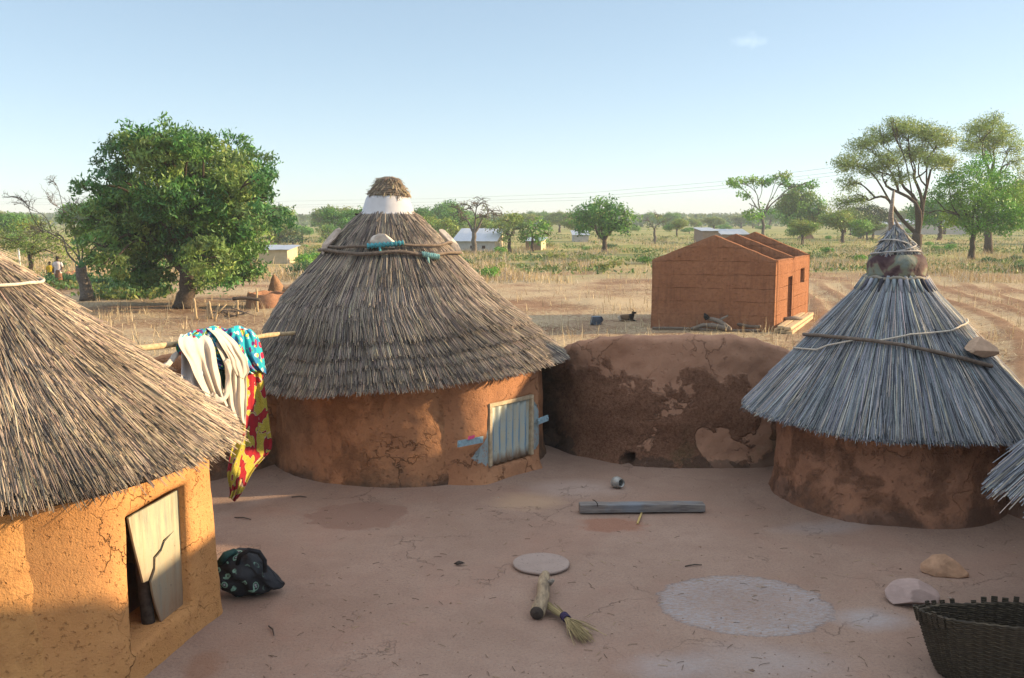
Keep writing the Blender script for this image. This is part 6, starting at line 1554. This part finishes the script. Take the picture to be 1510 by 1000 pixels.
# scattered bush trees out to the horizon: a few kinds, copied one by one
def generic(seed, R_, h, pal, wts, nl, name):
    r = random.Random(seed); base = np.array((0, 0, -300.0))
    lob = []
    for k in range(nl):
        a = r.uniform(0, 6.28); q = r.uniform(.15, .75) * R_; lob.append((base + np.array((q * math.cos(a), q * math.sin(a), h * r.uniform(.5, .88))), (R_ * r.uniform(.32, .5),) * 2 + (h * r.uniform(.12, .2),)))
    return tree(name, None, 'tree', base, base + np.array((0, 0, h * .3)), .05 * h, lob, 60.0 / (4.19 * (.4 * R_) ** 2 * .16 * h) * .9, .11 * R_, 16, pal, wts, .11 * R_, .05 * R_, .2, 2, seed, None, None, .03, 0, .3)
protos = [generic(51, 3.2, 5.0, G_GREEN, (3, 3, 2, 2), 7, 'bush_tree'), generic(52, 2.6, 4.0, G_YEL + G_BRIGHT, (2, 2, 2, 1, 1, 1, 1), 6, 'bush_tree'), generic(53, 3.4, 5.4, G_OLIVE, (3, 3, 2, 2), 8, 'bush_tree'), generic(54, 1.9, 2.2, G_BRIGHT + G_GREEN, (1, 1, 1, 0, 2, 2, 1, 1), 6, 'bush_tree'), generic(55, 4.0, 6.4, G_GREEN, (3, 2, 1, 3), 9, 'bush_tree')]
LBL = ['mid green bush tree among the scattered trees towards the horizon', 'yellow green bush tree among the scattered trees towards the horizon', 'olive bush tree among the scattered trees towards the horizon', 'low round green bush among the scattered trees towards the horizon', 'taller dark green bush tree among the scattered trees towards the horizon']
r = random.Random(77); spots = []
while len(spots) < 330:
    Y = 125 * (800 / 125) ** (r.random() ** .7); u = r.uniform(-.66, .66); x = u * Y
    px = 755 + F * x / Y
    if Y < 175 and (820 < px < 1010 or 640 < px < 830): continue
    if Y < 230 and 1020 < px < 1120: continue
    if Y < 150 and 1200 < px < 1420: continue
    spots.append((x, Y))
used = set()
for (x, Y) in spots:
    i = r.choices(range(5), (3, 3, 2, 2, 1.5))[0]
    if i in used: o = copy_tree(protos[i])
    else: o = protos[i]; used.add(i)
    s = r.uniform(.7, 1.35); o.scale = (s * 1.1, s * 1.1, s * r.uniform(.8, 1.15)); o.rotation_euler = (0, 0, r.uniform(0, 6.28)); o.location = (x, Y, FIELD - .1)
    tag(o, LBL[i], 'tree', ['mid green far bush trees', 'yellow green far bush trees', 'olive far bush trees', 'low round far bushes', 'tall dark far bush trees'][i])
# green shrubs in the weedy strip between field and trees
def shrub(seed, R_, h, pal, wts):
    r_ = random.Random(seed); base = np.array((0, 0, -300.0)); lob = [(base + np.array((r_.uniform(-.5, .5) * R_, r_.uniform(-.5, .5) * R_, h * r_.uniform(.35, .7))), (R_ * .5, R_ * .5, h * .32)) for k in range(4)]
    V, Fq, C = crown(lob, 30 / (4.19 * .25 * R_ * R_ * .32 * h) * .6, .12 * R_, 9, pal, wts, .18 * R_, .08 * R_, -.3, .2)
    return mesh_obj('shrub', V, Fq, M_LEAF, smooth=False, cols=C, origin=base)
shr = [shrub(61, .9, .8, G_BRIGHT, (2, 2, 2, 1)), shrub(62, .7, .55, G_YEL, (1, 1, 1)), shrub(63, .8, .75, [(0.05, 0.13, 0.04), (0.06, 0.15, 0.05)], (1, 1))]
SL = ['low bright green shrub in the weedy strip beyond the dry field', 'low yellow green shrub in the weedy strip beyond the dry field', 'low blue green shrub in the weedy strip beyond the dry field']
sp = [(x, y) for x, y in ((700, 408), (715, 404), (725, 412), (690, 402), (730, 403), (160, 425), (175, 428), (190, 422), (205, 430), (185, 434), (215, 427), (165, 436), (225, 433), (70, 421), (60, 425), (90, 421), (105, 421), (118, 419), (445, 408), (435, 412), (452, 400))]
while len(sp) < 130:
    y = r.uniform(352, 402); x = r.uniform(-30, 1530)
    if 960 < x < 1195 and y > 380: continue
    sp.append((x, y))
used = set()
for (x, y) in sp:
    i = 2 if y > 418 or (400 < x < 460 and y > 395) else r.choices((0, 1, 2), (3, 3, 1.3))[0]
    o = copy_tree(shr[i]) if i in used else shr[i]; used.add(i)
    s = r.uniform(.6, 1.25); q = gpx(x, y); o.location = (q[0], q[1], FIELD - .05); o.scale = (s * 1.3, s * 1.3, s); o.rotation_euler = (0, 0, r.uniform(0, 6.28))
    tag(o, SL[i], 'shrub', ['bright green shrubs of the weedy strip', 'yellow green shrubs of the weedy strip', 'blue green shrubs of the weedy strip'][i])
# the wooded horizon
N = 60000; Yf = rng.uniform(420, 1400, N); xf = rng.uniform(-.75, .75, N) * Yf
hh_ = np.array([nz(a * .006, b_ * .003, 0, 1, 2) for a, b_ in zip(xf, Yf)])
keep = rng.random(N) < .35 + .6 * (hh_ > -.1)
xf, Yf, hh_ = xf[keep], Yf[keep], hh_[keep]
rise = np.clip((Yf - 600) / 800, 0, 1) * 6.0
cen = np.stack([xf, Yf, FIELD + rng.uniform(0, 1, len(xf)) ** .7 * (5.0 + 4.0 * np.maximum(hh_, -.4)) + rise * .7], 1)
V, Fq, C = leaf_arrays(cen, 2.6, 2.0, 0.0, np.array([(.09, .16, .05), (.13, .18, .055), (.07, .12, .045)])[rng.choice(3, len(cen))] * rng.uniform(.7, 1.3, (len(cen), 1)), .0)
tag(mesh_obj('distant_wood', V, Fq, M_LEAF, smooth=False, cols=C, origin=(0, 1000, 0)), 'hazy band of woodland along the horizon', 'wood', kind='stuff')
hv, hf = [], []
HX = np.linspace(-2200, 2200, 90); HY = (1100, 1500, 2000, 2600)
for j, y in enumerate(HY):
    for x in HX: hv.append((x, y, FIELD - 1 + (0, 7, 10, 8)[j] + (3.0 * nz(x * .0022, y * .001, 0, 1, 5) if j else 0)))
nq = len(HX); hf = [(j * nq + i, j * nq + i + 1, (j + 1) * nq + i + 1, (j + 1) * nq + i) for j in range(3) for i in range(nq - 1)]
tag(mesh_obj('low_hills', hv, hf, plain('wooded_hills', (.06, .10, .04), .95, .4, .03)), kind='structure')

# ------------------------------------------------------------------ dry stalks, straw litter and weeds
def blades(P, h, w, lean, cols):
    n = len(P); a = rng.uniform(0, 6.283, n); sx = np.stack([np.cos(a), np.sin(a), 0 * a], 1) * (w / 2)[:, None]
    ln = rng.normal(0, 1, (n, 3)) * lean[:, None]; ln[:, 2] = 0; top = P + ln + np.stack([0 * h, 0 * h, h], 1); mid = P + ln * .35 + np.stack([0 * h, 0 * h, h * .55], 1)
    V = np.stack([P - sx, P + sx, mid + sx * .8, mid - sx * .8, top + sx * .35, top - sx * .35], 1)
    b = (np.arange(n) * 6)[:, None]; Fq = np.stack([np.array((0, 1, 2, 3)) + b, np.array((3, 2, 4, 5)) + b], 1).reshape(-1, 4)
    return V.reshape(-1, 3), Fq, np.repeat(cols, 6, axis=0)
def scatter(n, ylo, yhi, xlo, xhi, power=1.0, dens=None):
    """ground places drawn so that nearer ground gets as many as it shows"""
    out = []
    while len(out) < n:
        py = yhi - (yhi - ylo) * rng.random() ** power; px = rng.uniform(xlo, xhi); p = gp(px, py, FIELD)
        p[0] += rng.normal(0, .1); p[1] += rng.normal(0, .01 * p[1])
        if court(p[0], p[1]) > -.32 or in_house(p): continue
        if dens is not None and rng.random() > dens(p): continue
        p[2] = ground_z(p[0], p[1]) - .01; out.append(p)
    return np.array(out)
Mi = np.linalg.inv(np.array([[e1[0], e2[0]], [e1[1], e2[1]]]))
def in_house(p):
    q = Mi @ (np.array(p[:2]) - hA[:2]); return -.15 < q[0] < len1 + .15 and -.15 < q[1] < len2 + .15
STRAW = np.array([(.56, .45, .275), (.44, .33, .195), (.66, .55, .36), (.30, .215, .13)])
def scol(n, pal, v=.15): return np.clip(pal[rng.integers(0, len(pal), n)] * (1 + rng.normal(0, v, (n, 1))), .01, .85)
# standing stubble: near field
P = scatter(1700, 405, 535, -60, 1570, .8, lambda p: .25 + .75 * (nz(p[0], p[1], 0, .35, 4) > -.05))
n = len(P); P = np.repeat(P, 3, 0) + rng.normal(0, .04, (n * 3, 3)) * np.array((1, 1, 0)); n = len(P)
V1 = blades(P, np.abs(rng.normal(.24, .14, n)) + .05, rng.uniform(.012, .024, n), rng.uniform(.02, .14, n), scol(n, STRAW))
# lying straw
P = scatter(36000, 388, 540, -60, 1570, .85, lambda p: .08 + .92 * (nz(p[0], p[1], 0, .5, 14) + .5 * nz(p[0], p[1], 0, 2.0, 3) > .06 - (.2 if p[0] > 6 else 0) + (.55 * math.sin(furrow(p[0], p[1])) if p[0] > 8 else 0)))
n = len(P); V2 = blades(P + np.array((0, 0, .02)), rng.uniform(.0, .07, n), rng.uniform(.012, .025, n), rng.uniform(.12, .38, n), scol(n, STRAW))
V, Fq, C = join_parts([V1, V2])
tag(mesh_obj('dry_stubble', V, Fq, M_DRY, smooth=False, cols=C, origin=(0, 30, 0)), 'pale straw stubble and litter on the harvested field', 'stubble', kind='stuff')
# tall bleached grass beyond the field
P = scatter(20000, 350, 418, -60, 1570, .8, lambda p: .04 + .96 * (nz(p[0] * .35, p[1] * .12, 0, .5, 24) > .02))
n = len(P); P = np.repeat(P, 3, 0) + rng.normal(0, .35, (n * 3, 3)) * np.array((1, 1, 0)); n = len(P)
V, Fq, C = blades(P, np.abs(rng.normal(.34, .18, n)) + .1, rng.uniform(.02, .045, n), rng.uniform(.08, .3, n), scol(n, np.array([(.50, .38, .20), (.58, .46, .28), (.42, .30, .15), (.52, .46, .38)])))
tag(mesh_obj('dry_grass', V, Fq, M_DRY, smooth=False, cols=C, origin=(0, 90, 0)), 'tall bleached grass between the field and the trees', 'grass', kind='stuff')
# low green weeds
P = scatter(4600, 345, 406, -60, 1570, .75, lambda p: .03 + .97 * (nz(p[0] * .3, p[1] * .10, 0, .5, 44) > .06))
P2 = np.concatenate([scatter(500, 415, 442, 135, 240), scatter(200, 405, 428, 45, 120)])
P = np.concatenate([P, P2]); n = len(P)
cen = np.repeat(P, 6, 0) + rng.normal(0, 1, (n * 6, 3)) * np.array((.35, .35, .10)) + np.array((0, 0, .18))
V, Fq, C = leaf_arrays(cen, .34, .16, -.4, scol(len(cen), np.array([(.10, .19, .04), (.16, .21, .05), (.07, .15, .04), (.20, .21, .06)])), .6)
tag(mesh_obj('green_weeds', V, Fq, M_LEAF, smooth=False, cols=C, origin=(0, 90, 0)), 'low green weeds growing through the dry grass', 'weeds', kind='stuff')

# ------------------------------------------------------------------ power lines
for k, (pl, lb) in enumerate((([(-60, 291), (410, 297), (640, 293), (860, 285), (1060, 268), (1300, 238)], 'topmost thin power line crossing the sky behind the roofs'), ([(-60, 297), (410, 303), (640, 298), (860, 291), (1060, 274), (1300, 246)], 'middle thin power line crossing the sky behind the roofs'), ([(-60, 300), (410, 306), (640, 302), (860, 295), (1060, 279), (1300, 251)], 'lowest thin power line crossing the sky behind the roofs'))):
    Ys = np.interp([q[0] for q in pl], [-60, 1300], [330, 150]); mb = MB(); mb.tube([dp(x, y, Y) for (x, y), Y in zip(pl, Ys)], .022, 5)
    tag(mb.build('power_line', plain('wire_metal', (.30, .31, .33), .6), origin=dp(640, 297, 240)), lb, 'power line', 'power lines in the sky')

# ------------------------------------------------------------------ air
mb = MB(); mb.box((0, 1350, 12.0), (6000, 3300, 27.0))
hz = mb.build('haze', [], smooth=False)
mh = bpy.data.materials.new('haze_air'); mh.use_nodes = True; t = mh.node_tree; t.nodes.remove(t.nodes['Principled BSDF'])
pv = t.nodes.new('ShaderNodeVolumePrincipled'); pv.inputs['Density'].default_value = 0.00055; pv.inputs['Color'].default_value = (.80, .88, .95, 1); pv.inputs['Anisotropy'].default_value = 0.0
t.links.new(pv.outputs[0], t.nodes['Material Output'].inputs['Volume']); hz.data.materials.append(mh); tag(hz, kind='stuff', label='thin pale haze in the air over the plain', cat='haze')
